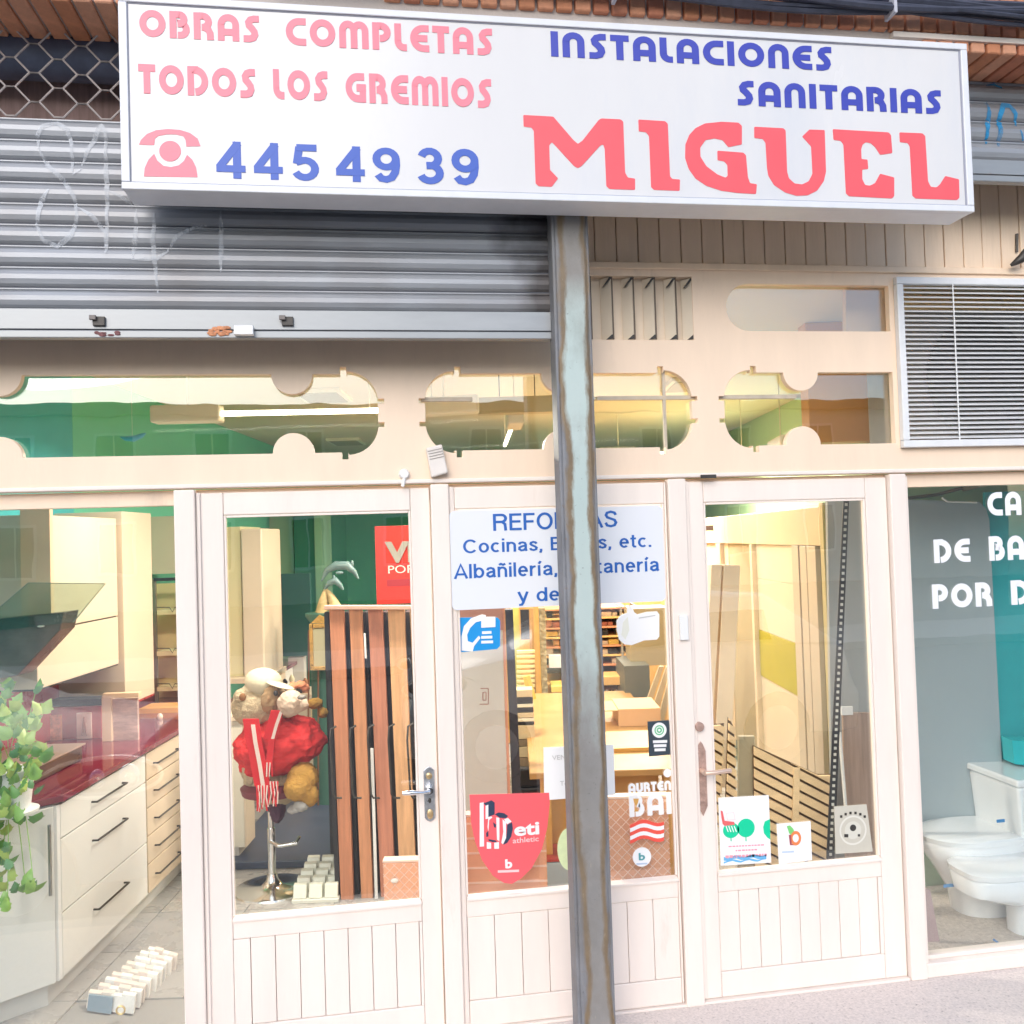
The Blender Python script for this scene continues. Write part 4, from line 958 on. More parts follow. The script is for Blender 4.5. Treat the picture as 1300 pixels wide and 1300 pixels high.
for z0, z1 in ((.105, .375), (.375, .685), (.685, .832)): drawer(T0+.01, 4.76, z0, z1, WHITEC)
zz = [.105, .255, .40, .545, .69, .832]
for z0, z1 in zip(zz, zz[1:]): drawer(4.77, 5.27, z0, z1, CREAMC)
for t0 in (5.28, 5.9, 6.5, 7.1):
    drawer(t0, t0+.58, .105, .832, CREAMC)
# diagonal door with long steel handle
p0 = Vector((AF, T0)); p1 = Vector((AF-.38, 3.46)); n2 = Vector((.70, -.71)).normalized()
B = MB(); B.prism([I(a, CB+t, .105) for a, t in ((p0.x-.022, p0.y-.016), (p1.x, p1.y), (p1.x+n2.x*.02, p1.y+n2.y*.02), (p0.x-.022+n2.x*.02, p0.y-.016+n2.y*.02))], (0, 0, .727)); d = make('cabinet_door', B, WHITEC, kc, bevel=.003)
u = p0.lerp(p1, .10); q = (u.x+n2.x*.05, u.y+n2.y*.05)
zt = F(67, 1047, q[1]).z; zb_ = F(67, 1137, q[1]).z
B = MB(); B.tube([I(q[0], CB+q[1], zb_), I(q[0], CB+q[1], zt)], .007, 8); make('handle', B, HG, d, smooth=True)
B = MB(); B.prism([I(a, CB+t, .105) for a, t in ((p0.x-.02, p0.y-.014), (p0.x-.004, p0.y-.012), (p0.x, p0.y+.008), (p0.x-.02, p0.y+.008))], (0, 0, .727)); make('corner_trim', B, WHITEP, kc)
wu = thing('wall_cabinet', 'cream wall cabinets with dark lift-up joints above the kitchen worktop', 'wall cabinet', I(-1.7, CB+4.7, 1.3))
AU = -1.66
def zA(px, py, a): return A(px, py, a).z
zb0, zs, zt0 = zA(80, 865, AU), zA(120, 788, AU), zA(100, 656, AU)
ib('cabinet', LW, AU, 4.2, 5.06, zb0, zs-.004, CREAMC, wu); ib('cabinet', LW, AU, 4.2, 5.06, zs+.004, zt0, CREAMC, wu)
ib('joint', LW, AU-.006, 4.2, 5.05, zs-.004, zs+.004, DKMET, wu, 0); ib('joint', LW, AU-.004, 4.2, 5.06, zb0-.008, zb0, DKMET, wu, 0)
ib('cabinet', LW, AU+.02, 5.09, 5.5, zb0-.24, zt0+.04, CREAMC, wu); ib('joint', LW, AU+.018, 5.10, 5.5, zb0-.252, zb0-.241, REDW, wu, 0)
fbox('side_panel', 26, 64, 636, 800, 4.15, .03, PEACH, wu, .002)
fbox('side_panel', -60, 25, 660, 830, 4.3, .3, mat('pale_stone_panel', (.52, .50, .47), .5, var=.15, scale=4), wu)
B = MB(); B.ibox(LW, LW+.01, CB+4.2, CB+8.0, .873, zb0+.1); tag(make('backsplash', B, REDW), 'glossy red backsplash between worktop and cream wall cabinets', 'backsplash')
hd = thing('cooker_hood', 'tilted glass cooker hood with dark body at the far left of the window', 'cooker hood', F(40, 860, 4.0))
B = MB(); B.poly([(-40, 775+30), (36, 740), (133, 741), (93, 790), (0, 800)], 4.0, .012, 'F'); make('glass_visor', B, glass_mat('hood_glass', (.72, .80, .74), 1.5), hd)
B = MB(); B.tube([F(-40, 805, 3.995), F(36, 740, 3.995), F(133, 741, 3.995), F(93, 790, 3.995)], .0022, 6); make('rim', B, mat('green_glass_edge', (.2, .28, .22), .3), hd)
B = MB(); B.poly([(-40, 790), (81, 777), (76, 800), (22, 858), (-40, 868)], 4.03, .14, 'F'); make('body', B, mat('hood_dark_steel', (.20, .16, .14), .25, metal=.6, var=.4, scale=5), hd, bevel=.004)
B = MB(); B.ball(F(52, 795, 4.02), .016, .006, .005); make('light', B, WHITEP, hd, smooth=True)
# things on the worktop
WZ = .8725
t = thing('sink', 'low dark sink set in the wine red worktop behind the plant', 'sink', I(-1.80, CB+4.25, WZ))
ib('basin', -1.93, -1.60, 4.02, 4.50, WZ, WZ+.07, mat('dark_bronze', (.12, .08, .06), .3, metal=.4, var=.3), t, .01); ib('rim', -1.94, -1.59, 4.01, 4.51, WZ+.071, WZ+.08, mat('rim_bronze', (.35, .25, .2), .3), t)
def stand(name, x0, x1, ytop, t, th, m, label, cat, par=None, z0=WZ):
    o = fbox(name, x0, x1, ytop, ytop+20, t, th, m, par, .002, None, z0)
    if cat: tag(o, label, cat)
    return o
t = thing('display_box', 'black topped red display box holding a pale figure print on the worktop', 'display box', F(95, 950, 5.0))
fbox('box', 58, 129, 897, 925, 5.0, .12, REDW, t, z0=WZ); fbox('lid', 61, 130, 888, 896, 4.99, .14, BLK, t)
fbox('print', 97, 116, 905, 938, 4.985, .01, mat('pale_pink_print', (.78, .50, .42), .5, var=.1, scale=20), t); B = MB(); B.tube([F(107, 910, 4.98), F(107, 920, 4.98), F(104, 934, 4.98)], [.004, .010, .004], 6); B.tube([F(108, 920, 4.98), F(110, 934, 4.98)], [.006, .003], 6); make('figure', B, mat('brown_figure', (.4, .14, .1), .5), t)
fbox('print', 58, 78, 908, 945, 4.985, .01, mat('orange_print', (.72, .26, .14), .5, var=.4, scale=30), t)
t = thing('picture_frame', 'peach edged upright frame with a hazy landscape print on the worktop', 'picture', F(152, 960, 4.95))
fbox('frame', 129, 141, 884, 920, 4.9, .05, PEACH, t, z0=WZ); fbox('frame', 130, 176, 880, 886, 4.89, .04, PEACH, t)
fbox('picture', 141.5, 175, 887, 946, 4.92, .02, mat('landscape_print', (.52, .33, .28), .5, var=.6, scale=7, stretch=(.6, .6, 2.5)), t); fbox('frame', 141.5, 175, 947, 954, 4.92, .03, PEACH, t, z0=WZ)
t = thing('statuette', 'small cream seated statuette on the worktop beside the rack', 'statuette', F(203, 945, 5.5))
B = MB(); B.lathe(F(202, 941, 5.5), [(.055, 0), (.055, .04), (.03, .05)], 12); make('base', B, mat('statuette_orange', (.8, .45, .25), .4), t)
B = MB(); B.ball(F(202, 926, 5.5), .035, .03, .045, 10, 7); B.ball(F(203, 910, 5.5), .018, .018, .022, 8, 6); B.tube([F(206, 925, 5.48), F(214, 918, 5.46)], .012, 6); make('figure', B, mat('statuette_cream', (.80, .62, .5), .4), t, smooth=True)
fbox('shelf', 176, 232, 899, 912, 5.7, .2, mat('orange_shelf', (.85, .42, .12), .4), None, label=None)
o = [x for x in C.objects if x.name.startswith('shelf')][-1]; tag(o, 'orange shelf board behind the statuette in the left window', 'shelf')
o = fbox('wall_panel', 183, 264, 655, 728, 6.25, .03, CREAMC); tag(o, 'cream wall panel above the wire rack in the left window', 'panel')
t = thing('wire_rack', 'tall dark framed rack with wire shelves beyond the kitchen units', 'rack', F(214, 900, 6.1))
for x0, x1 in ((195, 199), (232, 236), (254, 258)): fbox('upright', x0, x1, 735, 905, 6.1, .02, mat('rack_metal', (.25, .23, .17), .4, metal=.5), t)
fbox('top_bar', 195, 258, 733, 737, 6.08, .02, BLK, t); fbox('back_panel', 200, 256, 740, 900, 6.3, .02, mat('rack_back', (.72, .58, .28), .5, var=.1, scale=4), t)
for y in (771, 823, 868):
    fbox('shelf', 199, 256, y+3, y+9, 6.1, .18, mat('rack_shelf', (.80, .70, .42), .4), t)
    B = MB(); B.tube([F(199, y, 6.08), F(215, y, 6.08), F(219, y+6, 6.08), F(222, y, 6.08), F(256, y, 6.08)], .003, 5); make('wire', B, DKMET, t)

# plant with large leaves in a white pot
pl = thing('potted_plant', 'leafy green trailing plant in a white pot at the left end of the worktop', 'plant', F(18, 1034, 3.58))
c = F(14, 1032, 3.62); B = MB(); B.lathe((c.x, c.y, WZ), [(.05, 0), (.10, .001), (.102, .012), (.07, .016), (.082, .12), (.09, .17), (.08, .172), (.06, .16)], 18); make('pot', B, WHITEP, pl, smooth=True)
random.seed(11)
LF = [mat('leaf_%d' % i, c_, .4, var=.15, scale=30) for i, c_ in enumerate([(.16, .36, .09), (.28, .50, .12), (.12, .30, .13), (.42, .55, .13)])]
def leaf_mesh(m_, s=1.0):
    me = bpy.data.meshes.new('leaf'); o = [(0, 0), (.25, .06), (.42, .2), (.36, .34), (.5, .5), (.33, .6), (.22, .82), (0, 1.15), (-.22, .82), (-.33, .6), (-.5, .5), (-.36, .34), (-.42, .2), (-.25, .06)]
    mid = [(0, .3), (0, .7)]
    vs = [(x*.05*s, y*.05*s, -.012*abs(x)*2*s - .01*y*y*s) for x, y in o]+[(0, .3*.05*s, .002), (0, .7*.05*s, 0)]
    fs = [(0, 1, 2, 14), (2, 3, 4, 14), (4, 5, 15, 14), (5, 6, 7, 15), (7, 8, 9, 15), (9, 10, 14, 15), (10, 11, 12, 14), (12, 13, 0, 14)]
    me.from_pydata(vs, [], fs); me.materials.append(m_)
    me.polygons.foreach_set('use_smooth', [True]*len(fs)); return me
LM = [leaf_mesh(LF[i % 4], s) for i, s in enumerate((.95, 1.2, .8, 1.05, 1.3, 1.0, .9, 1.15))]
blobs = [(60, 905, 8, 6), (8, 905, 20, 16), (28, 925, 22, 14), (12, 950, 24, 18), (45, 962, 16, 14), (22, 985, 26, 16), (8, 1010, 20, 18), (34, 1045, 12, 8), (12, 1050, 16, 16), (10, 1090, 14, 14), (26, 1128, 16, 10), (4, 1120, 10, 12), (6, 1154, 6, 5), (46, 882, 7, 5), (90, 880, 5, 3), (5, 880, 12, 8), (36, 1005, 10, 8), (-20, 960, 25, 50), (-20, 1060, 20, 50), (46, 1130, 6, 6)]
for (bx, by, rx, ry) in blobs:
    n = max(2, int(rx*ry/24))
    for i in range(n):
        a = random.uniform(0, 2*pi); r = math.sqrt(random.random())
        if bx == 90: continue
        p = F(bx+cos(a)*r*rx, by+sin(a)*r*ry, 3.55+random.uniform(-.09, .09))
        if p.y < .075: p.y = .075+random.uniform(0, .03)
        o = bpy.data.objects.new('leaf', random.choice(LM)); C.objects.link(o); o.parent = pl; o.location = p-pl.location
        o.rotation_euler = (radians(random.uniform(60, 150)), radians(random.uniform(-40, 40)), radians(random.uniform(-60, 60)+180*random.random()*.3))
        if i == 0:
            q = F(bx*.5+8, by*.3+980*.7, 3.6); B = MB(); B.tube([p, p.lerp(q, .5)+Vector((0, 0, .02)), q], .0018, 5); make('stem', B, LF[1], pl)

# sample cards standing in rows on the floor
t = thing('sample_rack', 'rows of white and blush sample cards in a tray on the left window floor', 'sample rack', G(160, 1265, .009))
f0, f1, bk0, bk1 = G(112, 1280, .009), G(168, 1288, .009), G(186, 1222, .009), G(222, 1232, .009)
CM = [mat('sample_%d' % i, c_, .4, var=.08, scale=40) for i, c_ in enumerate([(.80, .79, .77), (.80, .68, .62), (.86, .84, .80), (.74, .66, .60)])]
for r in range(9):
    u = r/8; L_ = f0.lerp(bk0, u); R_ = f1.lerp(bk1, u)
    for k in range(4):
        a = L_.lerp(R_, k/4-.02+random.uniform(-.02, .02)); b = L_.lerp(R_, (k+1)/4+.01); d = Vector((.0, .07, 0)); h = .052+random.uniform(-.004, .004)
        j = Vector((random.uniform(-.004, .004), random.uniform(-.004, .004), 0))
        B = MB(); B.hexa([a+j, b+j, b+j+d*.4, a+j+d*.4]+[v+Vector((0, .035, h)) for v in (a+j, b+j, b+j+d*.4, a+j+d*.4)]); make('sample_card', B, CM[0] if (r == 0 and k > 1) else random.choice(CM), t)
a, b = f0, f0.lerp(f1, .55); B = MB(); B.hexa([v+Vector((0, -.02, .0)) for v in (a, b, b+Vector((0, .01, 0)), a+Vector((0, .01, 0)))]+[v+Vector((0, .012, .05)) for v in (a, b, b+Vector((0, .01, 0)), a+Vector((0, .01, 0)))]); make('sample_card', B, mat('slate_blue_card', (.22, .30, .37), .5), t, label='slate blue front card')
q = G(155, 1283, .03)+Vector((0, -.015, .012)); B = MB(); B.tube([q+Vector((cos(k*pi/8)*.016, -.006, sin(k*pi/8)*.016)) for k in range(17)], .004, 6); make('ring', B, mat('gold_ring', (.75, .55, .25), .3, metal=.6), t)


q0 = [P(x_, y_, .24) for x_, y_ in ((1074, 352), (1140, 350), (1140, 432), (1074, 432))]; B = MB(); B.prism(q0, (0, .03, 0)); tag(make('peach_board', B, PEACH), 'pale peach board inside the stadium shaped pane', 'board')
# ---- behind the left door
t = thing('tall_cabinet', 'cream tall cabinet with rounded top seen at the left edge of the left door glass', 'cabinet', F(310, 860, 6.3))
fbox('side', 270, 307, 669, 860, 6.25, .5, mat('cabinet_olive_cream', (.70, .62, .36), .45), t); fbox('door', 307.5, 334, 671, 860, 6.2, .5, CREAMC, t, .01); fbox('plinth', 270, 338, 861, 868, 6.15, .55, CREAMC, t)
t = thing('base_cabinet', 'pale base cabinet end standing low at the left edge of the left door glass', 'cabinet', F(300, 1100, 5.44))
a0, a1, _, _ = fr(262, 309, 920, 1090, 5.44)
ib('body', a0, a1, 5.44, 5.62, .11, .86, mat('pale_cabinet', (.74, .70, .60), .4, var=.02), t); ib('plinth', a0, a1-.04, 5.46, 5.62, .009, .109, GREYP, t); ib('worktop', a0, a1+.02, 5.42, 5.64, .861, .89, CREAMC, t)
ib('panel_edge', a1+.001, a1+.012, 5.44, 5.62, .11, .86, CREAMC, t)
wallbox('column', *fr(375, 401, 655, 845, 9.4)[:2], 9.4, 9.9, 0.009, 2.45, mat('dark_green_paint', (.03, .20, .14), .7))
wallbox('column', fr(401.5, 410, 655, 845, 9.4)[0], fr(401.5, 410, 655, 845, 9.4)[1], 9.38, 9.9, 0.009, 2.45, mat('mint_paint', (.30, .55, .38), .7))
a0, a1 = fr(310, 374, 655, 845, 9.6)[:2]
wallbox('recess_wall', a0-.5, a1, 9.6, 9.9, .009, 2.44, LIME)
t = thing('television', 'dark green grey flat screen panel on a stand behind the plush bear', 'screen', F(376, 850, 8.0))
fbox('screen', 358, 395, 728, 833, 8.0, .05, mat('dark_screen', (.03, .12, .10), .25), t, .006); fbox('edge', 355, 357.6, 729, 833, 7.99, .06, BLK, t); fbox('pedestal', 366, 386, 834, 870, 8.02, .1, GREYP, t, z0=.009)
# gilt mirror on easel
t = thing('easel_mirror', 'small gilt framed mirror standing on an easel left of the board display', 'mirror', F(405, 930, 6.4))
GOLD = mat('gilt', (.70, .42, .12), .3, metal=.6, var=.3, scale=30, bump=.4); fbox('glass', 397, 413, 797, 846, 6.4, .01, mat('mirror_face', (.55, .52, .34), .2), t)
for r in ((393, 397, 792, 851), (413, 417, 792, 851), (397.2, 412.8, 792, 797), (397.2, 412.8, 846.5, 851)): fbox('frame', *r, 6.38, .04, GOLD, t)
B = MB(); B.poly([(395, 791), (405, 781), (412, 784), (416, 791)], 6.39, .03, 'F'); make('crest', B, GOLD, t)
for xa, xb in ((392, 391), (416, 421), (404, 404)): B = MB(); B.tube([F(xa, 800, 6.45), F(xb, 1040, 6.45)], .007, 6); make('leg', B, mat('dark_wood', (.18, .08, .04), .5), t)
t = thing('side_cabinet', 'cream low cabinet with small dark figurines on top behind the bear', 'cabinet', F(390, 1040, 6.9))
fbox('body', 350, 420, 882, 960, 6.9, .4, CREAMC, t, z0=.009); fbox('drawer', 395, 419, 889, 930, 6.88, .018, mat('yellow_cream', (.85, .70, .38), .4), t)
for k, (x, y, m_) in enumerate(((362, 862, BLK), (371, 857, mat('cream_figurine', (.80, .70, .5), .4)), (380, 866, DKMET), (388, 861, mat('brown_figurine', (.35, .15, .08), .5)), (352, 864, mat('cream_figurine', (.8, .7, .5), .4)))):
    q = F(x, 882, 7.0); B = MB(); h = (882-y)*7/1150; B.lathe(q, [(.022, 0), (.03, h*.3), (.015, h*.62), (.022, h*.8), (.008, h)], 10); make('figurine', B, m_, t, smooth=True)
# dolphins
t = thing('dolphin_sculpture', 'two grey leaping dolphins on a coral coloured base against the green wall', 'sculpture', F(418, 770, 6.6))
DG = mat('dolphin_grey', (.16, .26, .26), .25, var=.2, scale=10)
B = MB(); B.tube([F(409, 778, 6.6), F(411, 762, 6.6), F(414, 748, 6.6), F(420, 758, 6.6), F(428, 776, 6.6)], [.05, .035, .022, .03, .05], 8); make('base', B, mat('coral_cream', (.55, .42, .2), .6, var=.3, scale=20, bump=.5), t, smooth=True)
B = MB(); B.tube([F(408, 738, 6.6), F(415, 724, 6.6), F(427, 718, 6.6), F(441, 718, 6.6), F(450, 726, 6.6), F(455, 735, 6.6)], [.006, .022, .034, .034, .018, .006], 10)
B.ball(F(447, 716, 6.6), .012, .01, .028); B.ball(F(431, 727, 6.58), .03, .01, .012); make('dolphin', B, DG, t, smooth=True)
B = MB(); B.tube([F(412, 748, 6.58), F(418, 740, 6.58), F(426, 737, 6.58), F(432, 743, 6.58), F(436, 749, 6.58)], [.006, .022, .028, .018, .006], 10); B.ball(F(424, 733, 6.58), .01, .01, .02); make('dolphin', B, DG, t, smooth=True)
q = F(418, 778, 6.6); B = MB(); B.lathe((q.x, q.y, .009), [(.16, 0), (.14, .3), (.14, q.z-.07), (.17, q.z-.03), (.17, q.z-.005)], 18); make('pedestal', B, mat('pedestal_dark', (.05, .16, .12), .5), t, smooth=True)
# blue hanging dolphin near the ceiling
t = thing('hanging_fish', 'small pale blue fish shape hung near the ceiling at the left', 'ornament', F(168, 555, 5.3))
B = MB(); B.tube([F(153, 555, 5.3), F(160, 557, 5.3), F(170, 557, 5.3), F(180, 553, 5.3), F(185, 550, 5.3)], [.004, .014, .018, .014, .004], 8); make('body', B, mat('sky_blue_plastic', (.10, .50, .70), .3), t, smooth=True)
B = MB(); q = F(168, 555, 5.3); B.tube([q, Vector((q.x, q.y, CEIL))], .001, 4); make('thread', B, WHITEP, t)
# red poster
t = thing('red_poster', 'bright red poster board with grey block capitals hung on the green wall', 'poster', F(510, 768, 6.0))
fbox('board', 477, 560, 667, 766, 6.0, .03, mat('poster_red', (.80, .04, .025), .4), t)
B = MB(); q = F(489, 713, 5.995); text_mesh(B, 'VE', q, RH, (0, 0, 1), .26, .125, RV*-.012, bold=.05); make('lettering', B, mat('grey_block_letter', (.42, .40, .36), .4), t)
B = MB(); q = F(493, 728, 5.995); text_mesh(B, 'PORC', q, RH, (0, 0, 1), .24, .052, RV*-.003, bold=.0); make('lettering', B, mat('white_print', (.85, .82, .75), .5), t)
fbox('stripe', 491, 540, 735, 744, 5.998, .002, mat('poster_dark_red', (.45, .02, .03), .5), t, 0)

# ---- swinging board samples in their stand
ds = thing('board_display', 'stand of swinging reddish wood floor board samples with dark gaps behind the left door', 'sample display', F(475, 1146, 4.86))
WD = [mat('sample_wood_%d' % i, c_, .38, var=.22, scale=4, stretch=(9, 9, .6), bump=.1) for i, c_ in enumerate([(.58, .24, .13), (.64, .29, .15), (.54, .22, .14), (.74, .42, .22), (.78, .48, .28)])]
def lslab(name, xt0, xt1, xb0, xb1, yt, yb_, t, th, m, par, bev=.002):
    B = MB(); B.prism([F(xb0, yb_, t), F(xb1, yb_, t), F(xt1, yt, t), F(xt0, yt, t)], RV*th); return make(name, B, m, par, bevel=bev)
fbox('back_board', 416, 545, 776, 1140, 5.32, .02, BLK, ds, z0=.02)
WB = [((418, 436), (433, 449)), ((443, 459), (459, 474)), ((467, 485), (484, 503)), ((492, 513), (509, 530)), ((520, 538), (537, 556))]
for i, ((a, b), (c_, d)) in enumerate(WB):
    lslab('board', a, b, c_, d, 774-i*1.2, 1150, 4.86+i*.01, .035, WD[i], ds)
    lslab('gap_board', b+.7, b+6, d+.7, d+8, 777, 1150, 4.93+i*.01, .35, BLK, ds)
lslab('gap_board', 412, 417.5, 426, 432.5, 777, 1150, 4.88, .4, BLK, ds)
lslab('top_rail', 411, 548, 411, 548, 769, 774, 4.84, .06, mat('display_rail', (.55, .35, .28), .5), ds)
lslab('white_strip', 461.5, 464, 463, 465.5, 804, 836, 4.85, .005, WHITEP, ds); lslab('white_strip', 470, 474, 476, 480, 950, 1148, 4.86, .005, WHITEP, ds)
for i, x in enumerate((427, 452, 475, 501, 525)):
    B = MB(); B.tube([F(x, 922-i, 4.83), F(x-7, 926-i, 4.82), F(x-8, 940, 4.82), F(x-4, 1008, 4.82), F(x-1, 1013, 4.82), F(x+7, 1013, 4.83)], .0058, 6); make('hook_handle', B, DKMET, ds, smooth=True)

# quilted terracotta boxes low behind the glass
QM = mat('terracotta_vinyl', (.80, .42, .27), .4, var=.08, scale=6); QR = mat('terracotta_ridge', (.88, .64, .54), .4)
def quilt(x0, x1, yt, yb_, t, label, diag=True):
    q = thing('sample_box', label, 'box', F((x0+x1)/2, yb_, t), None)
    a0, a1, z0, z1 = fr(x0, x1, yt, yb_, t); ib('box', a0, a1, t, t+.045, .012, z1, QM, q, .004)
    ib('rim', a0-.002, a1+.002, t-.004, t+.05, z1+.001, z1+.012, QR, q, .003)
    s = .034; k = -30
    if diag:
        for sg_ in (1, -1):
            for k in range(-40, 60):
                c0 = a0+k*s*1.2; pts = []
                zlo, zhi = max(z0, .35), z1-.004
                A0, A1 = (c0, c0+(zhi-zlo)) if sg_ > 0 else (c0+(zhi-zlo), c0)
                lo, hi = 0., 1.
                if A1 != A0:
                    u0, u1 = sorted(((a0-A0)/(A1-A0), (a1-A0)/(A1-A0))); lo, hi = max(lo, u0), min(hi, u1)
                if hi-lo > .05:
                    B = MB(); B.tube([I(A0+(A1-A0)*u_, CB+t-.001, zlo+(zhi-zlo)*u_) for u_ in (lo, hi)], .0018, 4, False); make('ridge', B, QR, q)
    else:
        for k in range(5):
            z = z1-.03-k*.06; ib('ridge', a0, a1, t-.003, t-.0005, z, z+.008, QR, q, 0)
    return q
o = quilt(487, 545, 1095, 1150, 3.85, 'low terracotta quilted box in the bottom right corner of the left door glass')
B = MB(); B.ball(F(501, 1118, 3.84), .016, .004, .01); make('button', B, WHITEP, o, smooth=True)
quilt(588, 694, 1036, 1136, 3.74, 'terracotta ribbed box behind the red shield sticker', False)
quilt(768, 850, 1014, 1122, 3.74, 'terracotta quilted box behind the striped flag sticker')
# ---- tile rack of white samples
t = thing('tile_rack', 'stepped rack of pale square tile samples on the floor beside the board display', 'sample rack', G(398, 1130, .009))
TL = mat('pale_tile', (.74, .75, .66), .3, var=.05)
c0 = G(370, 1148, .009); dx = (G(430, 1146, .009)-c0)/3; dy = (G(392, 1102, .009)-c0)/5
B = MB(); B.prism([c0, c0+dx*3, c0+dx*3+dy*5, c0+dy*5], (0, 0, .02)); make('tray', B, TL, t, bevel=.003)
for r in range(5):
    for k in range(3):
        p = c0+dx*(k+.08)+dy*(r+.1); B = MB(); e = dx*.84; g_ = dy*.5
        B.hexa([p+Vector((0, 0, .022)), p+e+Vector((0, 0, .022)), p+e+g_+Vector((0, 0, .022)), p+g_+Vector((0, 0, .022)), p+g_*.4+Vector((0, 0, .085)), p+e+g_*.4+Vector((0, 0, .085)), p+e+g_+Vector((0, 0, .09)), p+g_+Vector((0, 0, .09))]); make('tile', B, TL, t, bevel=.003)

# ---- chrome stool with a big plush animal on it
st = thing('bar_stool', 'chrome bar stool with round foot under the plush bear', 'stool', F(352, 1130, 5.05))
bq = G(346, 1128, .009); B = MB(); B.lathe(bq, [(.21, 0), (.205, .008), (.06, .02), (.035, .05), (.028, .08)], 32); make('foot', B, CHR, st, smooth=True)
sp_ = F(356, 1042, 5.05); B = MB(); B.tube([(bq.x, bq.y, .07), (bq.x, bq.y, .34)], .022, 14); B.tube([(bq.x, bq.y, .34), (bq.x, bq.y, .52)], .016, 14); make('column', B, CHR, st, smooth=True)
B = MB(); B.tube([Vector((bq.x, bq.y-.02, .27)), Vector((bq.x+.05, bq.y-.10, .27)), Vector((bq.x+.14, bq.y-.10, .275)), Vector((bq.x+.15, bq.y, .275))], .011, 8); make('footrest', B, CHR, st, smooth=True)
B = MB(); B.lathe((bq.x+.02, bq.y, .52), [(.10, 0), (.17, .015), (.18, .05), (.14, .07)], 24); make('seat', B, mat('seat_wine', (.18, .03, .05), .5), st, smooth=True)
br = thing('plush_bear', 'large plush bear slumped on the stool in red shirt, white cap and striped scarf', 'soft toy', F(352, 1010, 5.05))
q = lambda x, y, d=0: F(x, y, 5.05+d)
FURC = mat('cream_plush', (.56, .44, .29), .95, var=.12, scale=40, bump=.9, bscale=160, bdist=.01); FURG = mat('golden_plush', (.46, .25, .05), .95, var=.2, scale=30, bump=.9, bscale=160, bdist=.01)
def blob(name, parts, m, par, vox=.008, rots=None):
    B = MB()
    for p in parts: B.ball(p[0], p[1], p[2], p[3], 18, 12, p[4] if len(p) > 4 else None)
    o = make(name, B, m, par, smooth=True); r = o.modifiers.new('remesh', 'REMESH'); r.mode = 'VOXEL'; r.voxel_size = vox; r.use_smooth_shade = True
    s_ = o.modifiers.new('smooth', 'SMOOTH'); s_.iterations = 6; s_.factor = .6
    big = name == 'shirt'; tx = bpy.data.textures.get('folds' if big else 'tufts')
    if tx is None:
        tx = bpy.data.textures.new('folds' if big else 'tufts', 'CLOUDS'); tx.noise_scale = .07 if big else .018; tx.noise_depth = 3 if big else 2
    dm = o.modifiers.new('displace', 'DISPLACE'); dm.texture = tx; dm.strength = .06 if big else .016; dm.mid_level = .5; dm.texture_coords = 'LOCAL'
    return o
Rz = lambda a: Matrix.Rotation(radians(a), 3, 'Y')
blob('body', [(q(332, 896), .165, .14, .125), (q(362, 895, -.05), .07, .09, .075), (q(345, 950, .03), .16, .15, .19), (q(350, 1000, .02), .14, .13, .10), (q(352, 925), .10, .1, .1)], FURC, br)
blob('ear', [(q(306, 884, -.09), .04, .035, .042)], FURC, br, .006); B = MB(); B.ball(q(308, 885, -.125), .018, .012, .022); make('ear_lining', B, mat('brown_plush', (.25, .12, .05), .95), br, smooth=True)
blob('muzzle', [(q(369, 893, -.17), .072, .08, .070), (q(384, 894, -.15), .032, .04, .032)], mat('blush_plush', (.60, .45, .35), .95, var=.08, scale=30, bump=.8, bscale=160), br, .006)
B = MB(); B.ball(q(383, 885, -.235), .024, .02, .014); make('nose', B, mat('grey_nose', (.22, .20, .18), .4), br, smooth=True)
blob('eye_patch', [(q(344, 888, -.125), .052, .04, .078, Rz(10))], mat('tan_patch', (.42, .27, .15), .95, bump=.8, bscale=160), br, .006)
B = MB(); B.ball(q(350, 880, -.17), .012, .01, .016); make('eye', B, BLK, br, smooth=True)
blob('hair_tuft', [(q(372, 871, -.05), .03, .03, .02), (q(382, 869, -.04), .03, .03, .022), (q(388, 873, -.02), .025, .03, .02)], mat('orange_plush', (.80, .30, .16), .95, bump=.9, bscale=140), br, .005)
# cap
cp = q(335, 866, -.03); B = MB(); vs = []; n = 20; m_ = 7
CAPM = mat('cap_cloth', (.66, .59, .44), .85, var=.05, scale=12, bump=.4, bscale=40)
B.ball(cp+Vector((0, 0, .0)), .105, .10, .078, 20, 12, Rz(12)); B.ball(q(318, 876, -.02), .05, .07, .035)
o = make('cap', B, CAPM, br, smooth=True); r = o.modifiers.new('remesh', 'REMESH'); r.mode = 'VOXEL'; r.voxel_size = .007; r.use_smooth_shade = True
B = MB(); c_ = q(352, 868, -.06); B.ball(q(356, 870, -.11), .078, .07, .012, 18, 8, Rz(18)); make('cap_brim', B, CAPM, br, smooth=True)
# shirt, arms
SHR = mat('red_shirt_cloth', (.66, .028, .03), .8, var=.2, scale=7, stretch=(.6, 1, 2.6), bump=.7, bscale=9, bdist=.03)
blob('shirt', [(q(352, 945, -.02), .235, .17, .155), (q(370, 935, -.03), .19, .15, .125, Rz(14)), (q(322, 950, -.02), .105, .12, .125), (q(318, 975, -.02), .06, .08, .06), (q(345, 925, -.02), .16, .13, .08)], SHR, br)
blob('arm', [(q(316, 978, -.03), .045, .05, .06), (q(318, 990, -.05), .035, .04, .04)], FURC, br, .006)
blob('arm', [(q(400, 893, .1), .045, .05, .03), (q(410, 905, .1), .03, .04, .03)], FURG, br, .006)
blob('leg', [(q(385, 988, -.10), .085, .10, .085), (q(378, 1000, -.16), .075, .08, .07), (q(392, 1010, -.14), .055, .06, .06)], FURG, br)
blob('leg', [(q(324, 995, -.02), .05, .06, .05)], FURC, br)
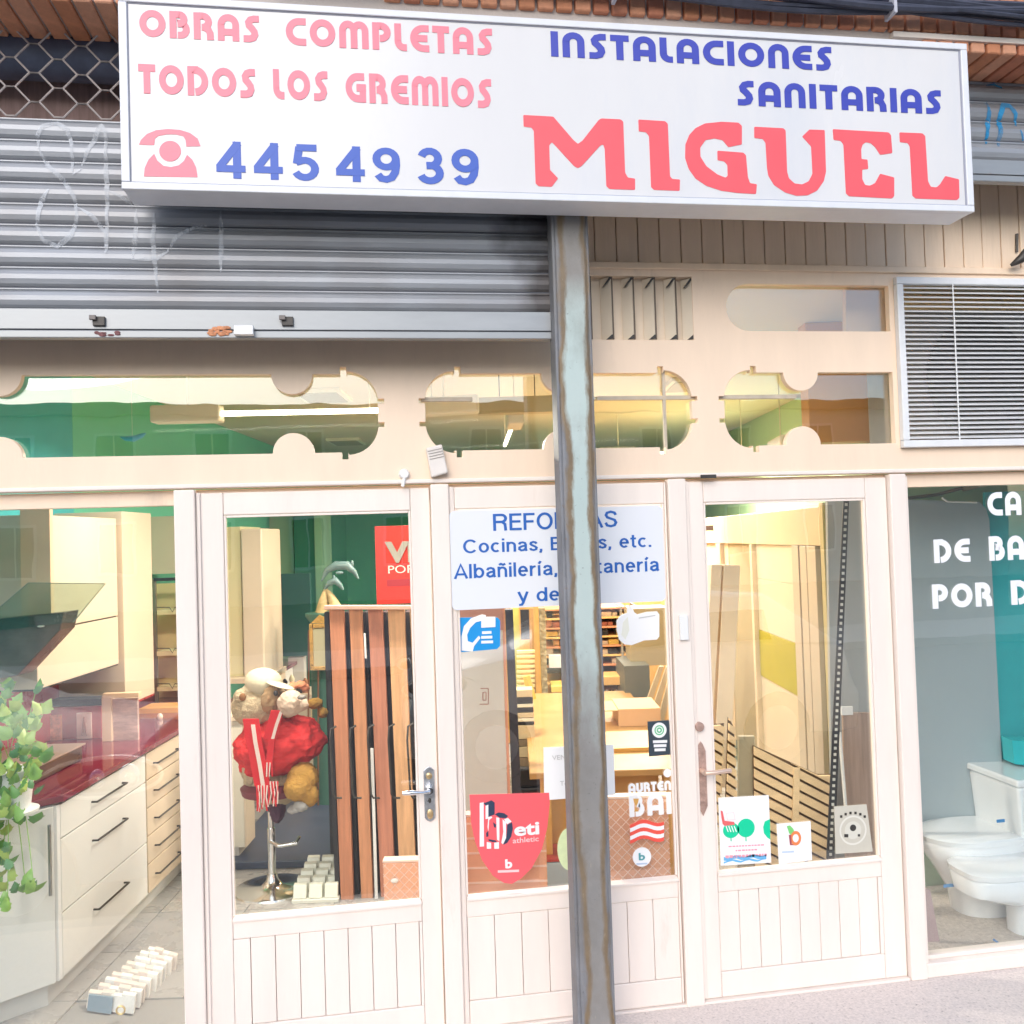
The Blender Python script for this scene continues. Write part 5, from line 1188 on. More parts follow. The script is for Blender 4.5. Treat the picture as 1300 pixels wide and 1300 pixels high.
blob('foot', [(q(383, 1022, -.16), .042, .05, .035), (q(372, 1028, -.16), .03, .045, .02)], mat('grey_foot', (.38, .37, .36), .9, bump=.6), br, .006)
blob('trousers', [(q(350, 1003, .0), .075, .09, .13), (q(352, 1025, 0), .045, .07, .085)], mat('plum_trousers', (.08, .03, .06), .85, bump=.5), br, .008)
# scarf: striped bands hanging with a fringe
SCR = mat('scarf_red', (.68, .02, .03), .85, bump=.5, bscale=90); SCW = mat('scarf_white', (.82, .66, .62), .85, bump=.5, bscale=90)
def band(pts, wd, m, par=br, name='scarf', d=-.21):
    B = MB(); vs = []
    for i, (x, y) in enumerate(pts):
        a = q(x-wd/2, y, d); b = q(x+wd/2, y, d); vs += [a, b]
    n = len(pts); vs2 = [v+RV*.012 for v in vs]
    fs = [(2*i, 2*i+1, 2*i+3, 2*i+2) for i in range(n-1)]; N = 2*n
    fs += [(2*i+N, 2*i+2+N, 2*i+3+N, 2*i+1+N) for i in range(n-1)]+[(2*i, 2*i+2, 2*i+2+N, 2*i+N) for i in range(n-1)]+[(2*i+1, 2*i+1+N, 2*i+3+N, 2*i+3) for i in range(n-1)]+[(0, N, N+1, 1), (2*n-2, 2*n-1, 2*n-1+N, 2*n-2+N)]
    B.add(vs+vs2, fs); return make(name, B, m, par, smooth=False)
s1 = band([(318, 913), (322, 940), (328, 970), (333, 998)], 20, SCR)
band([(321, 920), (324, 942), (329.5, 970), (334, 999)], 5, SCW, s1, 'stripe', -.214)
s2 = band([(352, 902), (347, 920), (342, 938)], 16, SCR); band([(357, 903), (351, 920), (346, 938)], 4, SCW, s2, 'stripe', -.214)
band([(345, 938), (343, 955), (341, 970)], 8, SCR)
random.seed(5)
for k in range(15):
    x = 326+k*1.9; y0 = 997 if k < 9 else 992; B = MB(); B.tube([q(x, y0, -.212), q(x+random.uniform(-2, 2), y0+15, -.216), q(x+random.uniform(-2, 2), y0+random.uniform(26, 34), -.212)], .0042, 5); make('fringe', B, SCW if k % 2 else SCR, br)
for k in range(5):
    B = MB(); x = 337+k*2; B.tube([q(x, 968, -.21), q(x+random.uniform(-1.5, 1.5), 986, -.215)], .0035, 5); make('fringe', B, SCW if k % 2 else SCR, br)
# dark slab standing in for shade on the floor, and blue bench, far behind the stool
t = thing('floor_shade_slab', 'slate blue slab standing in for the shade on the floor behind the stool', 'floor shade', F(380, 1085, 6.2)); ib('tray', *fr(318, 440, 1040, 1060, 6.0)[:2], 5.35, 6.6, .010, .055, mat('slate_floor_shade', (.045, .06, .10), .4, var=.2, scale=5), t, .006)
t = thing('blue_bench', 'low blue and pink bench far behind the stool', 'bench', F(395, 1060, 6.7)); fbox('seat', 345, 440, 1012, 1022, 6.65, .3, mat('bright_blue', (.05, .25, .55), .4), t, .006); fbox('front', 345, 440, 1023, 1040, 6.68, .25, mat('slate_front', (.22, .26, .33), .5), t, z0=.06)
B = MB(); B.tube([F(387, 1058, 6.2), F(440, 1058, 6.2)], .03, 10); make('roll', B, mat('dusty_pink', (.45, .30, .30), .6), t, smooth=True)
# ================================================================ MIDDLE BAY: samples and shelving
t = thing('laminate_panel', 'tall light grey laminate panel with a small printed emblem behind the middle pane', 'panel', F(610, 1130, 4.3))
lslab('panel', 574, 637, 584, 648, 771, 1140, 4.3, .02, GREYP, t); lslab('header', 574, 638, 575, 639, 772, 800, 4.295, .004, mat('mauve_header', (.50, .25, .20), .5), t)
lslab('edge_strip', 637.3, 640.5, 648.3, 652, 771, 1140, 4.3, .02, mat('salmon_edge', (.66, .30, .20), .5), t)
B = MB()
for a, b in (((610, 874), (620, 874)), ((620, 874), (620, 894)), ((620, 894), (609, 894)), ((613, 879), (617, 879)), ((613, 889), (617, 889)), ((613, 879), (613, 889)), ((617, 879), (617, 889))): B.tube([F(*a, 4.299), F(*b, 4.299)], .0025, 4)
make('emblem', B, mat('emblem_brown', (.42, .22, .18), .6), t)
lslab('post', 641, 651, 655, 668, 774, 1140, 4.4, .08, mat('charcoal_post', (.035, .04, .06), .5), t)
OCH = mat('ochre_wood', (.66, .36, .10), .4, var=.18, scale=4, stretch=(1, 8, 1)); AMB = mat('amber_wood', (.44, .24, .08), .4, var=.12, scale=4)
wallbox('wall_panel', *fr(640, 870, 760, 1000, 8.4)[:2], 8.4, 8.5, .009, 2.3, OCH)
t = thing('louvred_door', 'ochre louvred door leaf standing behind the grey laminate panel', 'louvred door', F(668, 900, 6.8))
fbox('stile', 650, 660, 772, 870, 6.9, .04, mat('lime_yellow', (.55, .50, .12), .5), t); fbox('dark_panel', 661, 673, 774, 812, 6.85, .04, BLK, t); fbox('stile', 674, 680, 772, 960, 6.85, .04, AMB, t)
for k in range(9): fbox('louvre', 656, 679, 826+k*6.2, 829.4+k*6.2, 6.6, .05, mat('pale_yellow_louvre', (.84, .70, .34), .4), t)
t = thing('stone_column', 'narrow rough stone clad column between the louvred door and shelves', 'column', F(687, 920, 6.7)); lslab('stone', 684, 692, 690, 697, 772, 925, 6.6, .12, mat('rough_stone', (.33, .27, .16), .9, var=.5, scale=14, bump=1.0, bscale=30, bdist=.02), t)
B = MB(); B.tube([F(668, 858, 6.2), F(690, 935, 6.2), F(694, 965, 6.2)], .028, 6); o = make('yellow_beam', B, mat('yellow_beam', (.82, .52, .10), .45)); tag(o, 'leaning yellow timber beam behind the middle pane', 'beam')
t = thing('sample_stack', 'leaning stack of beige and dark stone samples beside the laminate panel', 'samples', F(668, 1000, 5.0)); random.seed(9)
y = 876
for k, (h, m_) in enumerate(((10, 0), (8, 1), (5, 2), (6, 1), (7, 0), (5, 2), (4, 1), (18, 0), (9, 3), (14, 0), (12, 3), (14, 0))):
    mm = [mat('beige_sample', (.62, .48, .28), .5, var=.1), BLK, mat('ivory_sample', (.78, .70, .52), .4), mat('brown_sample', (.28, .20, .12), .5, var=.3)][m_]
    fbox('sample', 652+(y-876)*.07, 676+(y-876)*.06, y, y+h-.8, 5.0, .12+.02*(k % 3), mm, t); y += h
# shelving with boxes
t = thing('storage_shelf', 'terracotta and ochre shelving stacked with boxes behind the steel post', 'shelves', F(750, 930, 7.0))
SHM = [mat('shelf_terracotta', (.62, .26, .12), .5, var=.15, scale=6), mat('shelf_ochre', (.75, .43, .14), .45, var=.15, scale=6), mat('shelf_yellow', (.88, .62, .14), .4, var=.1)]
fbox('back', 692, 812, 770, 935, 7.45, .02, mat('shelf_back', (.16, .10, .06), .7, var=.3), t)
for k, y in enumerate((772, 784, 796, 808, 820, 832, 844)): fbox('shelf', 692, 796, y, y+2.2, 7.0, .42, SHM[k % 2], t)
for y in (866, 880, 894, 908, 924): fbox('shelf', 694, 790, y, y+3, 6.9, .5, SHM[1], t)
for x in (790, 812): fbox('upright', x, x+2.5, 770, 935, 6.98, .46, mat('shelf_upright', (.30, .26, .2), .5), t)
t2 = None
random.seed(21); n_ = 0
rows = [(775, 783), (787, 795), (799, 807), (811, 819), (823, 831), (835, 843)]
for y0, y1 in rows:
    x = 694; n_ = 0
    while x < 786:
        w_ = random.uniform(7, 16)
        if random.random() < .85:
            n_ += 1; bc, bmm = random.choice([('terracotta', SHM[0]), ('ochre', SHM[1]), ('yellow', SHM[2]), ('pale', mat('box_pale', (.78, .66, .48), .6)), ('red brown', mat('box_red_brown', (.48, .16, .09), .6)), ('black', BLK)])
            o = fbox('storage_box', x, min(x+w_-1, 789), y0+random.uniform(0, 3), y1+.8, 7.05, .3, bmm)
            tag(o, bc+' box, number '+['one', 'two', 'three', 'four', 'five', 'six', 'seven', 'eight', 'nine', 'ten'][n_-1]+' from the left, on the '+['top', 'second', 'third', 'fourth', 'fifth', 'sixth'][rows.index((y0, y1))]+' shelf behind the post', 'box', 'boxes on the shelving behind the post')
        x += w_
t = thing('white_carton', 'white carton on the shelf left of the steel post', 'carton', F(704, 851, 6.95)); fbox('body', 697, 715, 832, 848, 6.95, .3, WHITEP, t); fbox('base', 695, 716, 849, 854, 6.93, .33, BLK, t)
for r, m_, lab in (((700, 716, 871, 879), SHM[2], 'yellow box on the shelf left of the post'), ((703, 717, 905, 922), BLK, 'black crate on the shelf left of the post'), ((766, 790, 859, 870), SHM[1], 'ochre drawer box right of the post'), ((775, 800, 912, 929), mat('cardboard', (.66, .40, .20), .7, var=.06), 'cardboard box on the desk right of the post'), ((764, 789, 893, 906), SHM[1], 'broad ochre box right of the post below the bottles')):
    o = fbox('storage_box', *r, 6.6, .25, m_, None, .004); tag(o, lab, 'box')
for k in range(6):
    q = F(767+k*4, 891, 6.75); B = MB(); B.lathe(q, [(.016, 0), (.018, .05), (.007, .07), (.007, .09)], 8); tag(make('bottle', B, [mat('blue_bottle', (.06, .2, .3), .2), WHITEP, DKMET][k % 3], smooth=True), ['blue', 'white', 'dark'][k % 3]+' bottle, '+['leftmost', 'second', 'third', 'fourth', 'fifth', 'rightmost'][k]+' of six on the shelf right of the post', 'bottle', 'bottles on the shelf right of the post')
t = thing('metal_locker', 'dark grey green locker side right of the shelves', 'locker', F(806, 930, 6.3)); fbox('body', 794, 826, 845, 935, 6.3, .5, mat('locker_green_grey', (.13, .13, .10), .5), t, z0=.05)
fbox('upper', 800, 850, 772, 845, 6.5, .3, mat('olive_panel', (.42, .32, .17), .5), t)
PLK = mat('olive_beige_plank', (.50, .38, .22), .5, var=.15, scale=5, stretch=(6, 6, .6))
for k, (xt, xb) in enumerate(((840, 807), (849, 820), (856, 833))):
    lslab('leaning_plank', xt-3, xt+3, xb-4, xb+5, 846, 938, 5.9-k*.08, .03, PLK, None); o = C.objects[-1]
    o = [x for x in C.objects if x.name.startswith('leaning_plank')][-1]
    tag(o, ['broad', 'middle', 'rightmost'][k]+' olive beige plank of three leaning behind the middle pane', 'plank', 'planks leaning behind the middle pane')
t = thing('door_jamb_sample', 'amber door jamb standing behind the right edge of the middle pane', 'door jamb', F(855, 1050, 4.7)); lslab('jamb', 848, 864, 858, 876, 770, 1140, 4.9, .08, AMB, t)
# desk
t = thing('wooden_desk', 'large ochre wooden desk filling the lower middle pane', 'desk', F(760, 1080, 4.8))
a0 = F(672, 1000, 4.6).dot(RH); a1 = F(858, 1000, 4.6).dot(RH)
zt = .80
ib('top', a0, a1, 4.25, 6.4, zt-.03, zt, AMB, t, .004)
for a, b in ((a0+.05, 4.35), (a1-.1, 4.35), (a0+.05, 6.2), (a1-.1, 6.2)): ib('leg', a, a+.05, b, b+.05, .009, zt-.031, OCH, t)
ib('shelf_board', a0+.3, a0+.75, 4.6, 5.0, zt+.001, zt+.02, OCH, t); ib('front', a0+.1, a1-.1, 4.5, 4.52, .25, zt-.031, mat('desk_front', (.60, .33, .10), .45, var=.15, scale=3), t)
t2 = thing('cardboard_box', 'open cardboard box lying on the ochre desk', 'box', I((a0+a1)/2+.2, CB+5.3, zt+.001)); aa = F(810, 930, 5.3).dot(RH)
ib('body', aa-.12, aa+.12, 5.2, 5.55, zt+.001, zt+.10, mat('cardboard', (.66, .40, .20), .7), t2); ib('flap', aa-.22, aa-.122, 5.2, 5.5, zt+.09, zt+.096, mat('cardboard', (.6, .4, .2), .7), t2)
t = thing('desk_chair', 'black padded desk chair half hidden by the white notice', 'chair', F(672, 1060, 4.75)); fbox('seat', 655, 692, 1000, 1010, 4.75, .35, BLK, t, .01); fbox('backrest', 656, 690, 975, 999, 4.75, .05, BLK, t, .012)
for x in (660, 688, 700): B = MB(); B.tube([F(x, 1010, 4.8), F(x+5, 1085, 4.8)], .012, 8); make('leg', B, DKMET, t, smooth=True)
for x0, x1 in ((694, 706), (700, 722)): B = MB(); B.tube([F(x0, 1012, 4.6), F(x1, 1075, 4.6)], .014, 6); make('leg', B, BLK, t)
t = thing('blue_crate', 'pale blue plastic crate with red strip and black basket low left of the post', 'crate', F(680, 1130, 4.3)); fbox('body', 647, 722, 1096, 1140, 4.3, .3, mat('pale_blue_plastic', (.45, .58, .66), .4), t, z0=.012); fbox('strip', 647, 722, 1090, 1095, 4.3, .3, REDW, t); fbox('basket', 649, 678, 1062, 1089, 4.32, .25, BLK, t)

# ================================================================ RIGHT DOOR: door display frame
AR = 2.28
dd = thing('door_display', 'beige door display frame with pale and yellow sample panels behind the right door', 'door display', I(AR, CB+6, 0))
BEI = mat('beige_laminate', (.70, .54, .36), .4, var=.05, scale=3); BEI2 = mat('pale_beige', (.78, .64, .46), .4, var=.04, scale=3); KHA = mat('khaki_board', (.42, .36, .24), .5, var=.1, scale=3)
def tz(px, py): p = A(px, py, AR); return p.dot(RV)-CB, p.z
def dslab(name, pts, m, dep=0.0, th=.05, par=dd, bev=.002):   # on the depth plane a=AR+dep
    B = MB(); B.prism([A(x, y, AR+dep) for x, y in pts], RH*th); return make(name, B, m, par, bevel=bev)
t1, ztp = tz(1040, 643); t2_, zlow = tz(1040, 693)
tf, _ = tz(870, 680)
ib('header', AR, AR+.10, t1, tf, zlow, ztp, BEI, dd, .004)
ib('post', AR-.004, AR+.10, t1-.06, t1, .009, ztp+.02, mat('olive_post', (.55, .46, .24), .45), dd)
def xpan(name, x0, x1, z0, z1, dep, m, th=.02):
    ta = tz(x0, 850)[0]; tb_ = tz(x1, 850)[0]; return ib(name, AR+dep, AR+dep+th, min(ta, tb_), max(ta, tb_), z0, z1, m, dd)
zb1 = tz(1030, 990)[1]
for x0, x1 in ((1030, 1041), (1021, 1029), (1011, 1019)): xpan('profile', x0, x1, zb1, zlow-.002, .0, mat('taupe_profile', (.60, .50, .38), .4), .03)
xpan('profile_gap', 1009, 1042, zb1, zlow-.002, .04, mat('dark_gap', (.05, .04, .035), .8))
xpan('sample_panel', 961, 1010, 1.55, zlow-.003, .03, BEI2); xpan('sample_panel', 961, 1010, 1.18, 1.548, .03, BEI2)
xpan('sample_panel', 961, 1010, .05, .848, .03, BEI2); xpan('yellow_panel', 961, 1010, .85, 1.178, .025, mat('mustard_yellow', (.44, .38, .04), .45, var=.12, scale=4))
xpan('divider', 958, 960.5, .2, zlow-.003, -.004, BEI2, .04); xpan('khaki_panel', 927, 957, .2, zlow-.003, .03, KHA); xpan('pale_panel', 885, 926, .2, zlow-.003, .03, BEI)
xpan('post', 915, 920, .2, zlow-.002, -.002, BEI, .05)
# leaning planks
for k, (c_, lab, m_) in enumerate(((((903, 717), (917, 717), (892, 925), (904, 930)), 'left one of two pale square timbers leaning behind the right door handle side', BEI2), (((919, 717), (940, 718), (905, 1000), (926, 1000)), 'right, broader one of two pale timbers leaning behind the right door glass', BEI2))):
    m_ = mat('pale_timber', (.92, .74, .52), .5, var=.05); B = MB(); B.prism([F(*c_[2], 4.7), F(*c_[3], 4.7), F(*c_[1], 4.7), F(*c_[0], 4.7)], RV*.07); o = make('leaning_timber', B, m_, bevel=.003); tag(o, lab, 'timber')
t = thing('dark_cap_board', 'dark cap board piece on top of the display frame by the green wall', 'board', F(897, 669, 7.2)); fbox('board', 888, 906, 667, 674, 7.2, .05, mat('dark_brown_board', (.15, .08, .05), .6), t)
# slatted pallets: diagonal boards with dark gaps
SLT = mat('slat_pine', (.84, .62, .36), .5, var=.14, scale=5, stretch=(1, 1, 4)); SLB = mat('slat_back', (.16, .10, .06), .9)
def slatted(label, poly, t, sw, gap, ang, name='slatted_panel'):
    """panel with inclined slats clipped to a measured outline"""
    q = [F(x, y, t) for x, y in poly]; A2 = [(v.dot(RH), v.z) for v in q]
    th_ = thing(name, label, 'slatted panel', F(poly[0][0], poly[0][1], t))
    B = MB(); B.prism([v+RV*.03 for v in q], RV*.01); make('back', B, SLB, th_)
    d = Vector((cos(radians(ang)), sin(radians(ang)))); n_ = Vector((-d.y, d.x))
    pr = [Vector(a).dot(n_) for a in A2]; lo, hi = min(pr), max(pr); k = lo
    while k < hi:
        pl_ = [Vector(a) for a in A2]
        for sgn, lim in ((1, k), (-1, k+sw)):       # clip polygon to the strip
            out = []
            for i in range(len(pl_)):
                a, b = pl_[i], pl_[(i+1) % len(pl_)]; da = sgn*(a.dot(n_)-lim); db = sgn*(b.dot(n_)-lim)
                if da >= 0: out.append(a)
                if da*db < 0: out.append(a.lerp(b, da/(da-db)))
            pl_ = out
            if len(pl_) < 3: break
        if len(pl_) >= 3:
            B = MB(); B.prism([I(p.x, CB+t, p.y) for p in pl_], RV*.022); make('slat', B, SLT, th_, bevel=.002)
        k += sw+gap
    return th_
slatted('wide pine panel with slanting slats low behind the right door glass', [(958, 948), (1040, 985), (1062, 985), (1052, 1130), (960, 1130)], 4.45, .036, .012, -29)
lslab('slat_rail', 1008, 1016, 1003, 1012, 975, 1130, 4.44, .012, SLT, None); o = [x for x in C.objects if x.name.startswith('slat_rail')][-1]; tag(o, 'upright pine batten across the slanting slats of the wide panel', 'batten')
slatted('narrow pine slatted strip beside the bronze door handle', [(905, 922), (921, 920), (914, 1050), (898, 1050)], 4.35, .030, .012, -32)
slatted('slim pine slatted strip left of the khaki board', [(926, 912), (934, 925), (937, 1045), (922, 1045)], 4.4, .030, .012, -35)
lslab('khaki_board', 938, 958, 938, 968, 935, 1130, 4.5, .03, KHA, None); o = [x for x in C.objects if x.name.startswith('khaki_board')][-1]; tag(o, 'upright khaki board between the slatted strips behind the right door', 'board')
lslab('ochre_post', 893, 903, 905, 915, 1000, 1130, 4.4, .03, OCH, None); o = [x for x in C.objects if x.name.startswith('ochre_post')][-1]; tag(o, 'ochre post low behind the chair poster', 'post')
# grey board, perforated strip, brown board at the right of the door glass
t = thing('grey_board', 'tall plain grey board at the right side of the right door glass', 'board', F(1080, 1100, 4.62)); lslab('board', 1050, 1122, 1058, 1140, 625, 1140, 4.62, .03, mat('plain_grey', (.42, .43, .42), .5, var=.04), t)
t = thing('perforated_strip', 'black perforated steel strip leaning across the right door glass', 'steel strip', F(1053, 1095, 4.2)); lslab('strip', 1071, 1078, 1049, 1059, 636, 1098, 4.2, .006, mat('black_strip', (.03, .035, .045), .4), t, 0)
for k in range(58):
    u = (k+.5)/58; x = 1074.5+(1054-1074.5)*u; y = 637+460*u
    B = MB(); w_ = 1.7; B.prism([F(x-w_, y-2.2, 4.198), F(x+w_, y-2.2, 4.198), F(x+w_, y+1.4, 4.198), F(x-w_, y+1.4, 4.198)], RV*.001); make('hole', B, mat('hole_light', (.62, .62, .58), .6), t)
t = thing('brown_wood_board', 'brown wood grain board behind the brewery card in the right door', 'board', F(1090, 1090, 4.4)); lslab('board', 1070, 1120, 1075, 1130, 905, 1130, 4.4, .02, mat('brown_grain', (.42, .30, .24), .5, var=.3, scale=3, stretch=(10, 10, .5)), t); fbox('label', 1068, 1083, 897, 908, 4.39, .01, WHITEP, t)
B = MB(); B.tube([F(1066, 930, 4.3), F(1074, 1030, 4.3)], .008, 8); tag(make('white_stick', B, WHITEP, smooth=True), 'thin white stick leaning on the brown board', 'stick')

# ================================================================ RIGHT WINDOW
t = thing('wall_board', 'tall blue grey panel with rounded corner standing in the right window', 'panel', F(1210, 1065, 4.3))
B = MB(); B.poly([(1120, 1075), (1277, 1067), (1256, 660), (1252, 646), (1243, 637), (1105, 633)], 4.62, .02, 'F'); make('panel', B, mat('blue_grey_panel', (.36, .42, .45), .35, var=.02), t)
B = MB(); B.tube([F(1196, 632, 4.6), F(1203, 637, 4.6), F(1240, 638, 4.6)], .005, 6); make('clip', B, WHITEP, t)
t = thing('teal_panel', 'bright teal panel at the far right of the right window', 'panel', F(1290, 1000, 4.45)); B = MB(); B.poly([(1262, 1075), (1400, 1070), (1380, 620), (1250, 625)], 4.68, .02, 'F'); make('panel', B, mat('bright_teal', (.03, .38, .42), .4, var=.05), t)
B = MB(); B.poly([(1285, 940), (1400, 945), (1400, 985), (1288, 970)], 4.5, .1, 'F'); make('shelf', B, mat('teal_shelf', (.02, .48, .52), .35), t)
t = thing('wall_hose', 'old pipe with brass joint curving across the green wall of the right window', 'pipe', F(1230, 618, 4.6)); B = MB(); B.tube([F(1140, 634, 4.7), F(1190, 628, 4.7), F(1228, 618, 4.7)], .009, 8); make('pipe', B, mat('dark_pipe', (.16, .12, .07), .5), t, smooth=True)
B = MB(); B.tube([F(1228, 618, 4.7), F(1250, 615, 4.7), F(1266, 609, 4.7), F(1276, 600, 4.7), F(1285, 590, 4.7)], .013, 8); make('hose', B, mat('tan_hose', (.55, .42, .26), .5), t, smooth=True)
B = MB(); B.tube([F(1222, 620, 4.7), F(1240, 616, 4.7)], .017, 8); make('joint', B, mat('joint_brass', (.4, .28, .14), .4, metal=.5), t)
mb = MB(); mb.box(2.26, 3.96, .09, .80, .009, .035); o = struct('display_floor', mb, mat('pebble_floor', (.50, .45, .40), .6, var=.22, scale=50, dirt=(.32, .28, .25), dscale=70, dlo=.55, dhi=.65))
CER = mat('white_ceramic', (.82, .85, .88), .08, coat=.6); BLT = mat('blue_tape', (.05, .25, .55), .5)
def loftx(mb, secs, n=28):
    """stacked rounded sections: (cx, cy, z, rx, ry, power)"""
    vs = []
    for cx, cy, z, rx, ry, p in secs:
        for k in range(n):
            a = 2*pi*k/n; c_, s_ = cos(a), sin(a)
            vs.append((cx+rx*math.copysign(abs(c_)**(2/p), c_), cy+ry*math.copysign(abs(s_)**(2/p), s_), z))
    fs = [(i*n+k, i*n+(k+1) % n, (i+1)*n+(k+1) % n, (i+1)*n+k) for i in range(len(secs)-1) for k in range(n)]
    fs += [tuple(range(n-1, -1, -1)), tuple(range((len(secs)-1)*n, len(secs)*n))]
    mb.add(vs, fs)
ZF = .036
yt = .50; xl = P(1172, 1075, yt).x; zl = P(1200, 1076, yt-.1).z; zrim = zl+.03
t = thing('toilet', 'white close coupled toilet with cistern and closed lid, further back in the right window', 'toilet', (xl+.3, yt, ZF))
cx = xl+.27
B = MB(); loftx(B, [(cx+.07, yt, ZF, .185, .12, 2.6), (cx+.07, yt, ZF+.10, .20, .13, 2.6), (cx+.04, yt, ZF+.20, .235, .15, 2.4), (cx+.02, yt, zrim-.10, .262, .17, 2.3), (cx, yt, zrim-.035, .272, .18, 2.3), (cx, yt, zrim-.022, .268, .176, 2.3)]); make('bowl', B, CER, t, smooth=True)
B = MB(); loftx(B, [(cx, yt, zrim-.020, .272, .182, 2.3), (cx, yt, zrim+.002, .278, .186, 2.3), (cx+.005, yt, zrim+.012, .268, .178, 2.3)]); make('lid', B, CER, t, smooth=True)
c0x = P(1257, 1020, yt+.05).x; zc1 = P(1280, 977, yt).z
B = MB(); B.hexa([(c0x, yt-.17, zrim-.04), (c0x+.20, yt-.17, zrim-.04), (c0x+.20, yt+.17, zrim-.04), (c0x, yt+.17, zrim-.04), (c0x-.02, yt-.18, zc1-.035), (c0x+.20, yt-.18, zc1-.035), (c0x+.20, yt+.18, zc1-.035), (c0x-.02, yt+.18, zc1-.035)]); make('cistern', B, CER, t, bevel=.015, smooth=True, seg=3)
B = MB(); B.box(c0x-.03, c0x+.205, yt-.19, yt+.19, zc1-.034, zc1); make('cistern_lid', B, CER, t, bevel=.01, smooth=True, seg=3)
for (px, py, w_) in ((1205, 1124, .03), (1270, 1042, .02)): p = P(px, py, yt-.19 if px > 1250 else yt-.165); B = MB(); B.box(p.x-w_, p.x+w_, p.y-.004, p.y, p.z-.007, p.z+.007); make('tape', B, BLT, t)
yt = .24; xl = P(1217, 1112, yt).x; zrim = P(1260, 1118, yt-.15).z
t = thing('toilet', 'white squarish toilet bowl with closed lid and blue tape, nearest the glass', 'toilet', (xl+.3, yt, ZF)); cx = xl+.27; hy = .145
B = MB(); loftx(B, [(cx+.13, yt, ZF, .15, .075, 3), (cx+.13, yt, ZF+.16, .15, .08, 3), (cx+.06, yt, zrim-.14, .20, .12, 3), (cx+.0, yt, zrim-.10, .258, hy-.005, 3.4), (cx, yt, zrim-.03, .27, hy, 3.6), (cx, yt, zrim-.022, .264, hy-.005, 3.6)]); make('bowl', B, CER, t, smooth=True)
B = MB(); loftx(B, [(cx, yt, zrim-.018, .272, hy+.002, 3.8), (cx, yt, zrim+.004, .275, hy+.004, 3.8), (cx+.004, yt, zrim+.013, .262, hy-.006, 3.8)]); make('lid', B, CER, t, smooth=True)
p = P(1265, 1196, yt-.085); B = MB(); B.prism([p+Vector((-.02, -.004, .012)), p+Vector((.018, -.004, -.016)), p+Vector((.022, -.004, -.008)), p+Vector((-.014, -.004, .018))], (0, .003, 0)); make('tape', B, BLT, t)
B = MB(); B.poly([(1176, 1130), (1181, 1130), (1193, 1196), (1176, 1200)], 4.1, .02, 'F'); tag(make('mauve_board', B, mat('mauve_board', (.42, .30, .31), .5)), 'mauve board edge standing at the left side of the right window', 'board')
# white window lettering
WL = mat('white_vinyl', (.88, .89, .92), .4)
wl = thing('window_lettering', 'large white vinyl lettering stuck on the right window glass', 'lettering', (2.6, .038, 1.5))
def wline(txt, ps, pe_, pt, m=WL, par=wl, y=.0385, **k):
    a = P(*ps, y); b = P(*pe_, y); h = P(*pt, y).z-a.z; B = MB(); word(B, txt, a, (b.x, b.y, a.z), h, off=-.0008, **k); make('lettering', B, m, par)
wline('DE', (1186, 715), (1232, 714), (1187, 685)); wline('POR', (1184, 773), (1260, 771), (1185, 742)); wline('CA', (1254, 655), (1297, 655), (1254, 625)); wline('BA', (1256, 712), (1301, 712), (1256, 681)); wline('D', (1284, 768), (1309, 768), (1284, 737))

# ================================================================ NOTICES AND STICKERS ON THE GLASS
def pp(px, py, y): return P(px, py, y)
def sheet(name, pts, y, m, par=None, th=.0012):
    B = MB(); B.prism([P(a, b, y) for a, b in pts], (0, th, 0)); return make(name, B, m, par)
def txt(s, px, py, x2, cap, y, m, par, bold=0.0, font=None):
    a = P(px, py, y); b = P(x2, py, y); h = cap/325.0
    B = MB(); text_mesh(B, s, (a.x, y, a.z), (1, 0, 0), (0, 0, 1), b.x-a.x, h, (0, -.0008, 0), bold=bold); return make('lettering', B, m, par)
BLUET = mat('blue_print', (.02, .13, .48), .4)
rf = thing('reform_sign', 'white rounded board with blue lettering across the top of the middle pane', 'sign', (.75, -.004, 1.6))
x0, x1 = P(572, 710, -.004).x, P(843, 705, -.004).x; z0, z1 = P(574, 775, -.004).z, P(571, 649, -.004).z; r = .02
cr = circ(x1-r, z0+r, r, -90, 0, 5)+circ(x1-r, z1-r, r, 0, 90, 5)+circ(x0+r, z1-r, r, 90, 180, 5)+circ(x0+r, z0+r, r, 180, 270, 5)
B = MB(); B.prism([Vector((a, -.006, b)) for a, b in cr], (0, .008, 0)); make('board', B, mat('white_board', (.80, .82, .86), .3), rf)
for s, a, bx, by, cap in (('REFORMAS', 626, 784, 674, 22), ('Cocinas, Baños, etc.', 588, 827, 702.5, 17.5), ('Albañilería, fontanería', 577, 837, 735, 18.5), ('y demás', 658, 761, 764.5, 18)):
    pa = P(a, by, -.0065); pb = P(bx, by-(bx-a)*.03, -.0065); B = MB(); word(B, s, (pa.x, -.0062, pa.z), (pb.x, -.0062, pa.z), cap/330, off=-.0008, thick=.14, gap=.085, sp=.36, font=HV); make('lettering', B, BLUET, rf)
YG = .0235
REDS = mat('coral_red_vinyl', (.90, .13, .15), .4); WHS = mat('white_sticker', (.88, .88, .88), .45); NAV = mat('navy_ink', (.03, .05, .10), .5); PNK = mat('pale_pink_ink', (.92, .62, .62), .5)
